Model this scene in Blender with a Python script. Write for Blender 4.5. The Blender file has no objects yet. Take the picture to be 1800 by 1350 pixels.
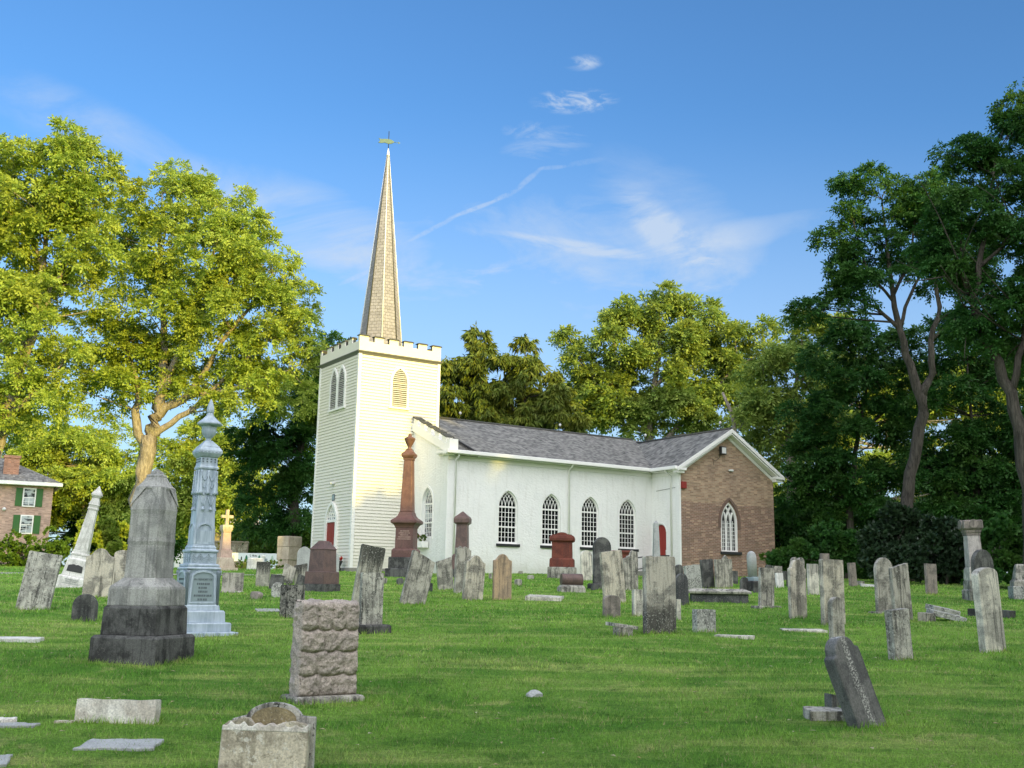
import bpy, math, random
import numpy as np
from mathutils import Matrix, Vector
PI = math.pi
scene = bpy.context.scene
COL = scene.collection

# ---------------------------------------------------------------- camera, sky, sun
F = 1845.19
PITCH, ROLL = math.radians(10.8673), math.radians(0.9707)
EYE = np.array([0.0, 0.0, 1.6])
_f = np.array([0, math.cos(PITCH), math.sin(PITCH)])
_u0 = np.array([0, -math.sin(PITCH), math.cos(PITCH)])
_r0 = np.array([1.0, 0, 0])
RGT = _r0 * math.cos(ROLL) + _u0 * math.sin(ROLL)
UPV = -_r0 * math.sin(ROLL) + _u0 * math.cos(ROLL)
cd = bpy.data.cameras.new("camera")
cam = bpy.data.objects.new("camera", cd)
COL.objects.link(cam)
cd.sensor_fit = 'HORIZONTAL'
cd.sensor_width = 36.0
cd.lens = 36.0 * F / 1800.0
cd.clip_start = 0.1
cd.clip_end = 5000
cam.matrix_world = Matrix(((RGT[0], UPV[0], -_f[0], 0), (RGT[1], UPV[1], -_f[1], 0), (RGT[2], UPV[2], -_f[2], 1.6), (0, 0, 0, 1)))
scene.camera = cam
scene.view_settings.view_transform = 'Standard'
scene.view_settings.look = 'None'
scene.view_settings.gamma = 1
scene.view_settings.exposure = 0.8

SUN_AZ, SUN_EL = 143.0, 13.0          # azimuth clockwise from +Y
sl = bpy.data.lights.new("sun", 'SUN')
sl.energy = 3.7
sl.angle = math.radians(0.6)
sl.color = (1.0, 0.75, 0.12)
sun = bpy.data.objects.new("sun", sl)
COL.objects.link(sun)
_a, _e = math.radians(SUN_AZ), math.radians(SUN_EL)
SDIR = Vector((math.sin(_a) * math.cos(_e), math.cos(_a) * math.cos(_e), math.sin(_e)))
sun.rotation_euler = SDIR.to_track_quat('Z', 'Y').to_euler()
sun.location = (30, -30, 40)

FILL_CLOUD = (15.2, 15.3, 15.8, 1)  # colour of the unseen cloud added to brighten shaded surfaces
world = bpy.data.worlds.new("World")
scene.world = world
world.use_nodes = True
nt = world.node_tree
nt.nodes.clear()
def wn(t, **k):
    n = nt.nodes.new(t)
    for a, b in k.items(): setattr(n, a, b)
    return n
out = wn('ShaderNodeOutputWorld'); bg = wn('ShaderNodeBackground')
bg.inputs['Strength'].default_value = 0.12
sky = wn('ShaderNodeTexSky', sky_type='NISHITA', sun_disc=False)
sky.sun_elevation = _e
sky.sun_rotation = _a
sky.air_density = 1.0; sky.dust_density = 0.6; sky.ozone_density = 2.0
tc = wn('ShaderNodeTexCoord')
sep = wn('ShaderNodeSeparateXYZ')
nt.links.new(tc.outputs['Generated'], sep.inputs[0])
def wmath(op, a, b=None, c=None, clamp=False):
    n = wn('ShaderNodeMath', operation=op, use_clamp=clamp)
    for i, v in enumerate((a, b, c)):
        if v is None: continue
        if isinstance(v, (int, float)): n.inputs[i].default_value = v
        else: nt.links.new(v, n.inputs[i])
    return n.outputs[0]
ysafe = wmath('MAXIMUM', sep.outputs['Y'], 0.12)
gx = wmath('DIVIDE', sep.outputs['X'], ysafe)      # sky seen as a chart of azimuth and height
gz_ = wmath('DIVIDE', sep.outputs['Z'], ysafe)
comb = wn('ShaderNodeCombineXYZ')
nt.links.new(gx, comb.inputs[0]); nt.links.new(gz_, comb.inputs[1])
front = wmath('SMOOTH_MIN', wmath('MULTIPLY', sep.outputs['Y'], 4.0, clamp=True), 1.0, 0.1)
def wnoise(scale, rot, stretch, detail=6, rough=.6, dist=0.0, off=(0, 0, 0)):
    m = wn('ShaderNodeMapping')
    m.inputs['Rotation'].default_value = (0, 0, rot)
    m.inputs['Scale'].default_value = (stretch[0], stretch[1], 1)
    m.inputs['Location'].default_value = off
    nt.links.new(comb.outputs[0], m.inputs[0])
    n = wn('ShaderNodeTexNoise')
    n.inputs['Scale'].default_value = scale; n.inputs['Detail'].default_value = detail
    n.inputs['Roughness'].default_value = rough; n.inputs['Distortion'].default_value = dist
    nt.links.new(m.outputs[0], n.inputs['Vector'])
    return n.outputs['Fac']
def wramp(v, lo, hi):
    n = wn('ShaderNodeMapRange', interpolation_type='SMOOTHSTEP')
    n.inputs['From Min'].default_value = lo; n.inputs['From Max'].default_value = hi
    nt.links.new(v, n.inputs['Value'])
    return n.outputs['Result']
def wblob(cx, cz, rx, rz, rot=0.0):
    m = wn('ShaderNodeVectorRotate', rotation_type='Z_AXIS')
    m.inputs['Center'].default_value = (cx, cz, 0); m.inputs['Angle'].default_value = rot
    nt.links.new(comb.outputs[0], m.inputs['Vector'])
    s = wn('ShaderNodeSeparateXYZ'); nt.links.new(m.outputs[0], s.inputs[0])
    dx = wmath('DIVIDE', wmath('SUBTRACT', s.outputs[0], cx), rx)
    dz = wmath('DIVIDE', wmath('SUBTRACT', s.outputs[1], cz), rz)
    d = wmath('ADD', wmath('MULTIPLY', dx, dx), wmath('MULTIPLY', dz, dz))
    return wramp(d, 1.0, 0.0)
def skypt(x, y):
    d = _f + RGT * (x - 900) / F - UPV * (y - 675) / F
    return d[0] / d[1], d[2] / d[1]
def pblob(x, y, rx, ry, rot=0.0):
    c = skypt(x, y)
    return wblob(c[0], c[1], rx / F, ry / F, rot)
veil = wramp(wnoise(3.6, .5, (1, 2.4), 8, .64, 1.2), .26, .74)
fine = wramp(wnoise(7.0, -.35, (1, 3.0), 8, .66, 1.6, (3.1, 1.7, 0)), .40, .72)
puffn = wramp(wnoise(26.0, -.3, (1, 2.0), 8, .62, .8), .42, .70)
terms = []
def addt(mask, tex, k): terms.append(wmath('MULTIPLY', wmath('MULTIPLY', mask, tex), k))
addt(pblob(560, 400, 320, 100, .40), veil, .95)
addt(pblob(180, 240, 420, 75, .45), veil, .60)
addt(pblob(950, 500, 560, 190, 0), veil, .62)
addt(pblob(1000, 430, 480, 150, .2), fine, .24)
addt(pblob(1190, 400, 260, 150, .6), veil, .42)
addt(pblob(1000, 432, 210, 16, .14), fine, .60)
addt(pblob(850, 480, 60, 50, .3), fine, .4)
addt(pblob(1190, 430, 190, 50, .80), fine, .55)
addt(pblob(1130, 370, 90, 60, .9), veil, .25)
addt(pblob(1360, 400, 260, 36, -.2), veil, .40)
addt(pblob(1010, 178, 95, 30, -.05), puffn, 1.25)
addt(pblob(1025, 110, 45, 20, -.1), puffn, .9)
addt(pblob(930, 230, 60, 24, 0), puffn, .45)
addt(pblob(960, 255, 110, 40, -.25), fine, .40)
# the broken vapour trail, three straight runs
jit = wmath('MULTIPLY', wmath('SUBTRACT', wnoise(40, 0, (1, 1), 4, .6), .5), 1.0)
for (x0, y0, x1, y1, wd, k) in ((722, 424, 800, 380, 6, .42), (790, 385, 880, 348, 5.5, .52), (868, 354, 916, 330, 7, .45), (908, 334, 952, 294, 7.5, .38), (946, 297, 996, 292, 6.5, .32), (985, 294, 1060, 278, 8, .18), (590, 505, 660, 470, 6, .25)):
    L = math.hypot(x1 - x0, y1 - y0)
    m = pblob((x0 + x1) / 2, (y0 + y1) / 2, L * .70, wd, math.atan2(y1 - y0, x1 - x0))
    addt(m, wramp(wnoise(60, .4, (1, 1), 6, .7), .25, .62), k)
tot = terms[0]
for t in terms[1:]: tot = wmath('ADD', tot, t)
tot = wmath('MULTIPLY', tot, front, clamp=True)
low = wramp(gz_, .50, .02)                       # hazier towards the horizon
tot = wmath('MAXIMUM', wmath('MULTIPLY', tot, .80), wmath('MULTIPLY', low, .64))
mixs = wn('ShaderNodeMix', data_type='RGBA')
tint = wn('ShaderNodeMix', data_type='RGBA', blend_type='MULTIPLY')
tint.inputs[0].default_value = 1.0
nt.links.new(sky.outputs[0], tint.inputs[6]); tint.inputs[7].default_value = (.53, .86, 1.17, 1)
nt.links.new(tot, mixs.inputs[0])
nt.links.new(tint.outputs[2], mixs.inputs[6])
mixs.inputs[7].default_value = (3.0, 3.5, 4.2, 1)
# unseen bright cloud, added overhead and sunward behind the camera to lift the shade
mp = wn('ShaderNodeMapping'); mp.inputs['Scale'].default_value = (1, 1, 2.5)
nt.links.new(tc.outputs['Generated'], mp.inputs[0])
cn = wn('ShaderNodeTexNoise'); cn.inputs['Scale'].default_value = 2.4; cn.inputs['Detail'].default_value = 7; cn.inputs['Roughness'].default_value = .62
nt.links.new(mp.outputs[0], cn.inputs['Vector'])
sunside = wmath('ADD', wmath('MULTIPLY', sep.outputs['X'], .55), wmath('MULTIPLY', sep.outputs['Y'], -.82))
fillm = wmath('MULTIPLY', wramp(sunside, -.32, .55), wramp(cn.outputs['Fac'], .28, .52))
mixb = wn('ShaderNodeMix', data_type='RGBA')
nt.links.new(fillm, mixb.inputs[0]); nt.links.new(mixs.outputs[2], mixb.inputs[6])
mixb.inputs[7].default_value = FILL_CLOUD
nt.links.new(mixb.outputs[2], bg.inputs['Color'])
nt.links.new(bg.outputs[0], out.inputs[0])

# ---------------------------------------------------------------- helpers
def ray(x, y):
    return _f + RGT * (x - 900) / F - UPV * (y - 675) / F
def at(x, y, Y):
    d = ray(x, y)
    return EYE + d * (Y / d[1])
def slope(y):
    s, a, b = .047, 41.0, 50.0
    if y < -40: return -40 * s
    if y < a: return s * y
    t = min((y - a) / (b - a), 1.0)
    return s * a + s * (b - a) * (t - t * t / 2)
def gz(x, y):
    k = max(0.0, min(1.0, (y - 4) / 8.0)) * max(0.0, 1 - max(0, y - 40) / 20.0)
    return slope(y) + k * .030 * (math.sin(x * .55 + 1.3) * math.sin(y * .42 + .6) + .5 * math.sin(x * 1.25 - y * .8))
def ground(x, y):
    d = ray(x, y)
    p = 3.0
    for i in range(4000):
        q = p + .03
        P = EYE + d * (q / d[1])
        if P[2] <= gz(P[0], P[1]):
            lo, hi = p, q
            for _ in range(12):
                m = (lo + hi) / 2
                P = EYE + d * (m / d[1])
                if P[2] <= gz(P[0], P[1]): hi = m
                else: lo = m
            return EYE + d * (hi / d[1])
        p = q
        if p > 70: break
    P = EYE + d * (45 / d[1]); P[2] = gz(P[0], P[1])
    return P
def gpos(x, y, Y=None):
    """ground point under a pixel; with Y the depth is given"""
    if Y is None: return ground(x, y)
    P = at(x, y, Y); P[2] = gz(P[0], P[1]); return P
def depth(P): return float((np.array(P) - EYE) @ _f)
def ppm(P): return F / depth(P)

def link(o, parent=None):
    COL.objects.link(o)
    if parent is not None: o.parent = parent
    return o
def tag(o, label=None, cat=None, group=None, kind=None):
    if label: o['label'] = label
    if cat: o['category'] = cat
    if group: o['group'] = group
    if kind: o['kind'] = kind
    return o
def empty(name, loc, rz=0.0, label=None, cat=None, group=None):
    o = bpy.data.objects.new(name, None)
    o.empty_display_size = .2
    link(o); o.location = tuple(float(c) for c in loc); o.rotation_euler = (0, 0, rz)
    return tag(o, label, cat, group)
class MB:
    def __init__(s): s.v = []; s.f = []; s.sm = []
    def add(s, vs, fs, smooth=False):
        b = len(s.v)
        s.v += [tuple(float(c) for c in p) for p in vs]
        for f in fs:
            s.f.append([i + b for i in f]); s.sm.append(smooth)
        return s
    def box(s, x0, x1, y0, y1, z0, z1):
        return s.add([(x0, y0, z0), (x1, y0, z0), (x1, y1, z0), (x0, y1, z0), (x0, y0, z1), (x1, y0, z1), (x1, y1, z1), (x0, y1, z1)],
                     [(3, 2, 1, 0), (4, 5, 6, 7), (0, 1, 5, 4), (1, 2, 6, 5), (2, 3, 7, 6), (3, 0, 4, 7)])
    def rings(s, rs, cap0=True, cap1=True, smooth=False):
        n = len(rs[0]); vs = [p for r in rs for p in r]; fs = []
        for i in range(len(rs) - 1):
            for j in range(n):
                k = (j + 1) % n
                fs.append((i * n + j, i * n + k, (i + 1) * n + k, (i + 1) * n + j))
        b = len(s.v)
        s.add(vs, fs, smooth)
        if cap0: s.f.append([b + j for j in reversed(range(n))]); s.sm.append(False)
        if cap1: s.f.append([b + (len(rs) - 1) * n + j for j in range(n)]); s.sm.append(False)
        return s
    def stack(s, prof, cx=0, cy=0, ang=0):
        """square (or rectangular) plan tiers: prof = [(z, hx, hy), ...]"""
        c, q = math.cos(ang), math.sin(ang)
        rs = []
        for p in prof:
            z, hx = p[0], p[1]; hy = p[2] if len(p) > 2 else hx
            rs.append([(cx + c * x - q * y, cy + q * x + c * y, z) for x, y in ((-hx, -hy), (hx, -hy), (hx, hy), (-hx, hy))])
        return s.rings(rs)
    def lathe(s, prof, cx=0, cy=0, n=24, smooth=True, rot=0):
        return s.rings([[(cx + r * math.cos(rot + 2 * PI * j / n), cy + r * math.sin(rot + 2 * PI * j / n), z) for j in range(n)] for z, r in prof], True, True, smooth)
    def prism(s, poly, y0, y1):
        """polygon in (x, z), CCW seen from -y, extruded along y"""
        n = len(poly); b = len(s.v)
        s.add([(x, y0, z) for x, z in poly] + [(x, y1, z) for x, z in poly], [(i, (i + 1) % n, (i + 1) % n + n, i + n)[::-1] for i in range(n)])
        s.f.append([b + i for i in range(n)]); s.sm.append(False)
        s.f.append([b + n + i for i in reversed(range(n))]); s.sm.append(False)
        return s
    def tube(s, pts, rads, n=8, cap=True):
        rs = []; pts = [np.array(p, float) for p in pts]
        up = np.array([.13, .21, 1.0])
        for i, p in enumerate(pts):
            d = pts[min(i + 1, len(pts) - 1)] - pts[max(i - 1, 0)]
            d = d / (np.linalg.norm(d) + 1e-9)
            a = np.cross(d, up)
            if np.linalg.norm(a) < .1: a = np.cross(d, np.array([1.0, .2, 0]))
            a /= np.linalg.norm(a); b = np.cross(a, d)
            r = rads[i] if hasattr(rads, '__len__') else rads
            rs.append([p + (a * math.cos(2 * PI * j / n) + b * math.sin(2 * PI * j / n)) * -r for j in range(n)])
        return s.rings([[tuple(q) for q in r] for r in rs], cap, cap, n > 4)
    def build(s, name, mat, parent=None, bevel=0, seg=2):
        m = bpy.data.meshes.new(name)
        m.from_pydata(s.v, [], s.f)
        m.polygons.foreach_set('use_smooth', s.sm)
        m.materials.append(mat)
        m.update()
        o = link(bpy.data.objects.new(name, m), parent)
        if bevel:
            b = o.modifiers.new('bevel', 'BEVEL'); b.width = bevel; b.segments = seg; b.limit_method = 'ANGLE'; b.angle_limit = math.radians(38)
        return o
def quadmesh(name, V, mat, parent=None, nv=4):
    """V: (n*nv, 3) array of loose quads or triangles"""
    V = np.ascontiguousarray(V, dtype=np.float32)
    n = len(V); m = bpy.data.meshes.new(name)
    m.vertices.add(n); m.vertices.foreach_set('co', V.ravel())
    m.loops.add(n); m.loops.foreach_set('vertex_index', np.arange(n, dtype=np.int32))
    k = n // nv
    m.polygons.add(k)
    m.polygons.foreach_set('loop_start', np.arange(0, n, nv, dtype=np.int32))
    m.materials.append(mat)
    m.update(calc_edges=True); m.validate()
    return link(bpy.data.objects.new(name, m), parent)
def copy_tree(o, parent=None):
    c = o.copy(); link(c, parent)
    for ch in [x for x in COL.objects if x.parent == o]: copy_tree(ch, c)
    return c

# ---------------------------------------------------------------- materials
class NT:
    def __init__(s, name, rough=.8, spec=.3):
        s.m = bpy.data.materials.new(name); s.m.use_nodes = True
        s.t = s.m.node_tree; s.b = s.t.nodes['Principled BSDF']; s.o = s.t.nodes['Material Output']
        s.b.inputs['Roughness'].default_value = rough
        s.b.inputs['Specular IOR Level'].default_value = spec
    def n(s, t, **k):
        x = s.t.nodes.new(t)
        for a, b in k.items(): setattr(x, a, b)
        return x
    def l(s, a, b): s.t.links.new(a, b)
    def coord(s, kind='Object', scale=(1, 1, 1), rnd=True, rot=(0, 0, 0)):
        tc = s.n('ShaderNodeTexCoord'); mp = s.n('ShaderNodeMapping')
        mp.inputs['Scale'].default_value = scale; mp.inputs['Rotation'].default_value = rot
        s.l(tc.outputs[kind], mp.inputs['Vector'])
        if rnd:
            oi = s.n('ShaderNodeObjectInfo'); mu = s.n('ShaderNodeMath', operation='MULTIPLY'); mu.inputs[1].default_value = 61.0
            s.l(oi.outputs['Random'], mu.inputs[0]); s.l(mu.outputs[0], mp.inputs['Location'])
        return mp.outputs[0]
    def noise(s, vec, scale, detail=5, rough=.6, dist=0):
        x = s.n('ShaderNodeTexNoise'); x.inputs['Scale'].default_value = scale; x.inputs['Detail'].default_value = detail
        x.inputs['Roughness'].default_value = rough; x.inputs['Distortion'].default_value = dist
        s.l(vec, x.inputs['Vector']); return x.outputs['Fac']
    def ramp(s, v, lo, hi):
        x = s.n('ShaderNodeMapRange', interpolation_type='SMOOTHSTEP'); x.inputs['From Min'].default_value = lo; x.inputs['From Max'].default_value = hi
        s.l(v, x.inputs['Value']); return x.outputs['Result']
    def math(s, op, a, b=None, clamp=False):
        x = s.n('ShaderNodeMath', operation=op, use_clamp=clamp)
        for i, v in enumerate((a, b)):
            if v is None: continue
            if isinstance(v, (int, float)): x.inputs[i].default_value = v
            else: s.l(v, x.inputs[i])
        return x.outputs[0]
    def mix(s, f, a, b, mode='MIX'):
        x = s.n('ShaderNodeMix', data_type='RGBA', blend_type=mode)
        for i, v in ((0, f), (6, a), (7, b)):
            if isinstance(v, (int, float)): x.inputs[i].default_value = v
            elif isinstance(v, tuple): x.inputs[i].default_value = v if len(v) == 4 else v + (1,)
            else: s.l(v, x.inputs[i])
        return x.outputs[2]
    def bump(s, h, strength=.4, dist=.01, prev=None):
        x = s.n('ShaderNodeBump'); x.inputs['Strength'].default_value = strength; x.inputs['Distance'].default_value = dist
        s.l(h, x.inputs['Height'])
        if prev is not None: s.l(prev, x.inputs['Normal'])
        return x.outputs[0]
    def done(s, col, nrm=None):
        if isinstance(col, tuple): s.b.inputs['Base Color'].default_value = col + (1,)
        else: s.l(col, s.b.inputs['Base Color'])
        if nrm is not None: s.l(nrm, s.b.inputs['Normal'])
        return s.m
def paint(name, col, var=.12, rough=.55, bump=.15, scale=6, dirt=(.25, .23, .2), dirtamt=.0):
    k = NT(name, rough); v = k.coord(rnd=False)
    a = k.noise(v, scale, 6, .65); b = k.noise(v, 45, 3)
    c = k.mix(k.math('MULTIPLY', k.ramp(a, .35, .75), var * 2, True), col, tuple(x * .78 for x in col))
    if dirtamt:
        c = k.mix(k.math('MULTIPLY', k.ramp(k.noise(k.coord(rnd=False, scale=(9, 9, .8)), 1.4, 6, .7), .5, .8), dirtamt), c, dirt)
    return k.done(c, k.bump(b, bump, .004))
def stone(name, c1, c2, dark=(.045, .046, .045), streak=.5, spots=.25, spotcol=(.52, .52, .47), spotscale=34, top=0, foot=0, rough=.9, bump=.5, holes=.2, carve=0, trail=0):
    """weathered stone: vertical run-off streaks, lichen freckles, stained top or foot"""
    k = NT(name, rough, .2)
    v = k.coord(); vs = k.coord(scale=(13, 13, 1.1))
    big = k.noise(v, 3.2, 6, .62, .4); st = k.noise(vs, 1.0, 7, .65, .6); fine = k.noise(v, 70, 4, .65)
    col = k.mix(k.ramp(big, .42, .60), c1, c2)
    col = k.mix(k.math('MULTIPLY', k.ramp(st, .47, .66), streak), col, dark)
    g = k.n('ShaderNodeSeparateXYZ'); tcg = k.n('ShaderNodeTexCoord'); k.l(tcg.outputs['Generated'], g.inputs[0])
    wob = k.math('MULTIPLY', k.math('SUBTRACT', st, .5), .9)
    if top:
        h = k.ramp(k.math('ADD', g.outputs[2], wob), 1.0 - top - .18, 1.0 - top + .18)
        col = k.mix(k.math('MULTIPLY', h, .85), col, dark)
    if foot:
        h = k.ramp(k.math('ADD', g.outputs[2], k.math('MULTIPLY', k.math('SUBTRACT', big, .5), .8)), foot + .08, foot - .06)
        col = k.mix(k.math('MULTIPLY', h, .8), col, dark)
    col = k.mix(k.math('MULTIPLY', k.ramp(k.noise(v, spotscale, 5, .7), .64 - spots * .26, .68 - spots * .25), min(1, spots * 2.6)), col, spotcol)
    if holes:
        col = k.mix(k.math('MULTIPLY', k.ramp(k.noise(v, spotscale * .7, 6, .75, .5), .62 - holes * .16, .66 - holes * .15), min(1, holes * 2.2)), col, dark)
    col = k.mix(.62, col, k.mix(k.ramp(fine, .3, .7), (.60, .60, .60), (1.32, 1.32, 1.30)), 'MULTIPLY')
    if trail:
        tg = k.n('ShaderNodeTexCoord'); sg = k.n('ShaderNodeSeparateXYZ'); k.l(tg.outputs['Generated'], sg.inputs[0])
        ctr = k.math('SUBTRACT', k.math('ADD', sg.outputs[0], k.math('MULTIPLY', k.math('SUBTRACT', big, .5), .35)), .52)
        band = k.math('MULTIPLY', k.ramp(k.math('ABSOLUTE', ctr), .17, .03), k.ramp(sg.outputs[2], .05, .25))
        dots = k.ramp(k.noise(v, 55, 4, .7), .50, .56)
        col = k.mix(k.math('MULTIPLY', k.math('MULTIPLY', band, dots), .8), col, (.62, .62, .57))
        col = k.mix(k.math('MULTIPLY', k.ramp(sg.outputs[2], .20, .06), .6), col, (.40, .38, .33))
    if carve:
        # rows of worn lettering cut into the broad faces
        tco = k.n('ShaderNodeTexCoord'); so = k.n('ShaderNodeSeparateXYZ'); k.l(tco.outputs['Object'], so.inputs[0])
        row = k.math('MULTIPLY', so.outputs[2], 15.0); fr = k.math('FRACT', row); rid = k.math('FLOOR', row)
        cb = k.n('ShaderNodeCombineXYZ'); k.l(k.math('MULTIPLY', so.outputs[0], 55.0), cb.inputs[0]); k.l(k.math('MULTIPLY', rid, 7.3), cb.inputs[1])
        oi = k.n('ShaderNodeObjectInfo'); k.l(k.math('MULTIPLY', oi.outputs['Random'], 40.0), cb.inputs[2])
        let = k.ramp(k.noise(cb.outputs[0], 1.0, 2, .5), .50, .56)
        m_ = k.math('MULTIPLY', let, k.math('MULTIPLY', k.ramp(fr, .25, .32), k.ramp(fr, .70, .62)))
        ax_ = k.math('ABSOLUTE', k.math('SUBTRACT', g.outputs[0], .5))
        m_ = k.math('MULTIPLY', m_, k.ramp(ax_, .36, .28)); m_ = k.math('MULTIPLY', m_, k.math('MULTIPLY', k.ramp(g.outputs[2], .42, .48), k.ramp(g.outputs[2], .84, .78)))
        m_ = k.math('MULTIPLY', m_, k.ramp(big, .40, .56)); col = k.mix(k.math('MULTIPLY', m_, carve), col, dark)
    nb = k.bump(k.noise(v, 26, 8, .7), bump, .012)
    return k.done(col, k.bump(fine, bump * .6, .004, nb))
M = {}
M['smoothgrey'] = stone('smooth_grey_marble', (.42, .415, .385), (.28, .28, .265), dark=(.07, .07, .066), streak=.45, spots=.12, bump=.3, holes=.05)
M['pale'] = stone('pale_weathered_stone', (.60, .545, .44), (.27, .25, .21), dark=(.05, .048, .043), streak=.78, carve=.45)
M['palewhite'] = stone('pale_marble', (.74, .70, .60), (.42, .40, .35), dark=(.07, .07, .065), streak=.75, spots=.2, carve=.45)
M['grey'] = stone('grey_weathered_stone', (.46, .435, .37), (.20, .192, .165), dark=(.035, .035, .032), streak=.8, carve=.45)
M['greyfoot'] = stone('grey_stone_dark_foot', (.54, .50, .42), (.28, .265, .23), dark=(.035, .035, .034), streak=.6, foot=.42, carve=.45)
M['dark'] = stone('dark_weathered_stone', (.155, .155, .145), (.075, .076, .074), dark=(.022, .023, .024), streak=.6, spots=.12, spotcol=(.36, .36, .33), carve=.45)
M['darkspot'] = stone('dark_stone_white_lichen', (.125, .125, .125), (.07, .072, .075), dark=(.03, .031, .033), streak=.5, spots=.20, spotcol=(.55, .55, .51), spotscale=40)
M['mottle'] = stone('mottled_marble', (.58, .56, .49), (.28, .27, .24), dark=(.035, .035, .033), streak=.9, spots=.3, spotscale=30, holes=.36)
M['blackstain'] = stone('black_stained_marble', (.30, .285, .25), (.10, .098, .09), dark=(.015, .015, .015), streak=.95, spots=.25, holes=.5)
M['orange'] = stone('orange_sandstone', (.50, .36, .23), (.36, .27, .19), dark=(.09, .08, .07), streak=.6, spots=.1, carve=.45)
M['darktop'] = stone('pale_stone_dark_top', (.47, .45, .37), (.30, .29, .24), dark=(.03, .032, .028), streak=.55, top=.32, carve=.45)
M['brownstone'] = stone('brown_stone', (.32, .275, .24), (.19, .168, .148), streak=.45, spots=.1, carve=.45)
M['trail'] = stone('dark_stone_lichen_trail', (.175, .175, .168), (.105, .107, .106), dark=(.04, .041, .043), streak=.5, spots=.08, spotcol=(.5, .5, .46), bump=.35, trail=1)
M['lichen'] = stone('spotted_lichen_stone', (.44, .44, .41), (.26, .26, .24), streak=.3, spots=.5, spotscale=24, holes=.4)
M['cleangrey'] = stone('clean_grey_granite', (.42, .43, .42), (.36, .37, .36), dark=(.2, .2, .2), streak=.15, spots=.06, bump=.2, holes=0, carve=.45)
M['white'] = stone('white_marble', (.74, .73, .69), (.58, .57, .53), dark=(.22, .21, .19), streak=.35, spots=.1, bump=.25, holes=.05)
M['fresh'] = stone('broken_white_stone', (.80, .77, .70), (.55, .50, .43), dark=(.16, .13, .10), streak=.35, spots=.15, holes=.2)
M['tan'] = stone('tan_lichen_stone', (.62, .56, .43), (.32, .285, .215), dark=(.10, .085, .05), streak=.5, spots=.3, spotcol=(.66, .64, .56), spotscale=22, holes=.25)
M['redstone'] = stone('red_sandstone', (.185, .060, .042), (.135, .045, .034), dark=(.07, .04, .035), streak=.4, spots=.06, bump=.25)
M['redgranite'] = stone('red_granite', (.165, .088, .074), (.125, .066, .058), dark=(.08, .055, .05), streak=.25, spots=.08, spotcol=(.45, .33, .29), spotscale=90, bump=.12, rough=.45, holes=.1)
M['browngranite'] = stone('brown_granite', (.165, .108, .094), (.12, .082, .074), dark=(.06, .05, .048), streak=.3, spots=.1, spotcol=(.33, .27, .25), spotscale=90, bump=.12, rough=.4, holes=.1)
M['pinkrough'] = stone('rough_pink_granite', (.50, .43, .37), (.36, .315, .275), dark=(.11, .09, .08), streak=.12, spots=.25, spotcol=(.60, .52, .46), spotscale=75, bump=1.0, holes=.35)
M['darkbase'] = stone('black_stained_base', (.125, .125, .118), (.05, .05, .048), dark=(.016, .016, .016), streak=.7, spots=.12, spotcol=(.32, .30, .26))
M['sand'] = stone('yellow_sandstone', (.54, .46, .36), (.44, .37, .29), dark=(.22, .15, .10), streak=.35, spots=.08, bump=.3)
M['pinksand'] = stone('pink_sandstone', (.56, .40, .33), (.48, .34, .28), dark=(.25, .17, .13), streak=.25, spots=.06, bump=.25)
k = NT('zinc_monument', .5, .4); v = k.coord(scale=(1, 1, 1))
c = k.mix(k.ramp(k.noise(k.coord(scale=(8, 8, .8)), 1.5, 6, .65), .35, .75), (.46, .54, .61), (.24, .305, .37))
c = k.mix(k.math('MULTIPLY', k.ramp(k.noise(v, 5, 6), .5, .8), .5), c, (.60, .66, .70))
M['zinc'] = k.done(c, k.bump(k.noise(v, 60, 3), .15, .004))
M['zincplate'] = paint('zinc_plate', (.28, .35, .37), .3, .5)
M['plaque'] = paint('dark_plaque', (.045, .047, .047), .3, .5)
M['zincdark'] = paint('dark_lettering', (.13, .16, .175), .1, .7)
# ---------------------------------------------------------------- ground
def axis(lo, hi, fine0, fine1, step, grow=1.25):
    a = list(np.arange(fine0, fine1 + .001, step)); s = step
    while a[-1] < hi: s *= grow; a.append(a[-1] + s)
    s = step; b = [a[0]]
    while b[-1] > lo: s *= grow; b.append(b[-1] - s)
    return b[:0:-1] + a
def lawncol(k, v):
    """patchy lawn: lush, dry and worn patches with mown streaks, the same for the soil and the blades"""
    mp = k.n('ShaderNodeMapping'); mp.inputs['Scale'].default_value = (.30, 1.9, 1); mp.inputs['Rotation'].default_value = (0, 0, .22); k.l(v, mp.inputs['Vector'])
    n1 = k.noise(v, .40, 5, .62, .5); n2 = k.noise(mp.outputs[0], .9, 6, .68, .5); n4 = k.noise(v, 1.7, 6, .68, .6)
    c = k.mix(k.ramp(n1, .38, .64), (.112, .268, .038), (.205, .375, .062))
    c = k.mix(k.math('MULTIPLY', k.ramp(n2, .48, .66), .80), c, (.36, .46, .13))
    c = k.mix(k.math('MULTIPLY', k.ramp(n4, .56, .70), .65), c, (.46, .47, .19))
    return k.mix(k.math('MULTIPLY', k.ramp(n4, .47, .34), .60), c, (.046, .140, .018)), n4
k = NT('lawn', .95, .1)
v = k.coord(rnd=False)
c, n4 = lawncol(k, v); n3 = k.noise(v, 34, 5, .75)
c = k.mix(.8, c, k.mix(k.ramp(n3, .34, .66), (.42, .42, .42), (1.30, 1.28, 1.2)), 'MULTIPLY')
M['lawn'] = k.done(c, k.bump(k.noise(v, 60, 6, .8), 1.0, .03, k.bump(n4, .6, .06)))
xs = axis(-700, 700, -26, 26, .5); ys = axis(-300, 900, -6, 56, .5)
mb = MB()
nx = len(xs)
mb.v = [(x, y, gz(x, y)) for y in ys for x in xs]
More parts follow.
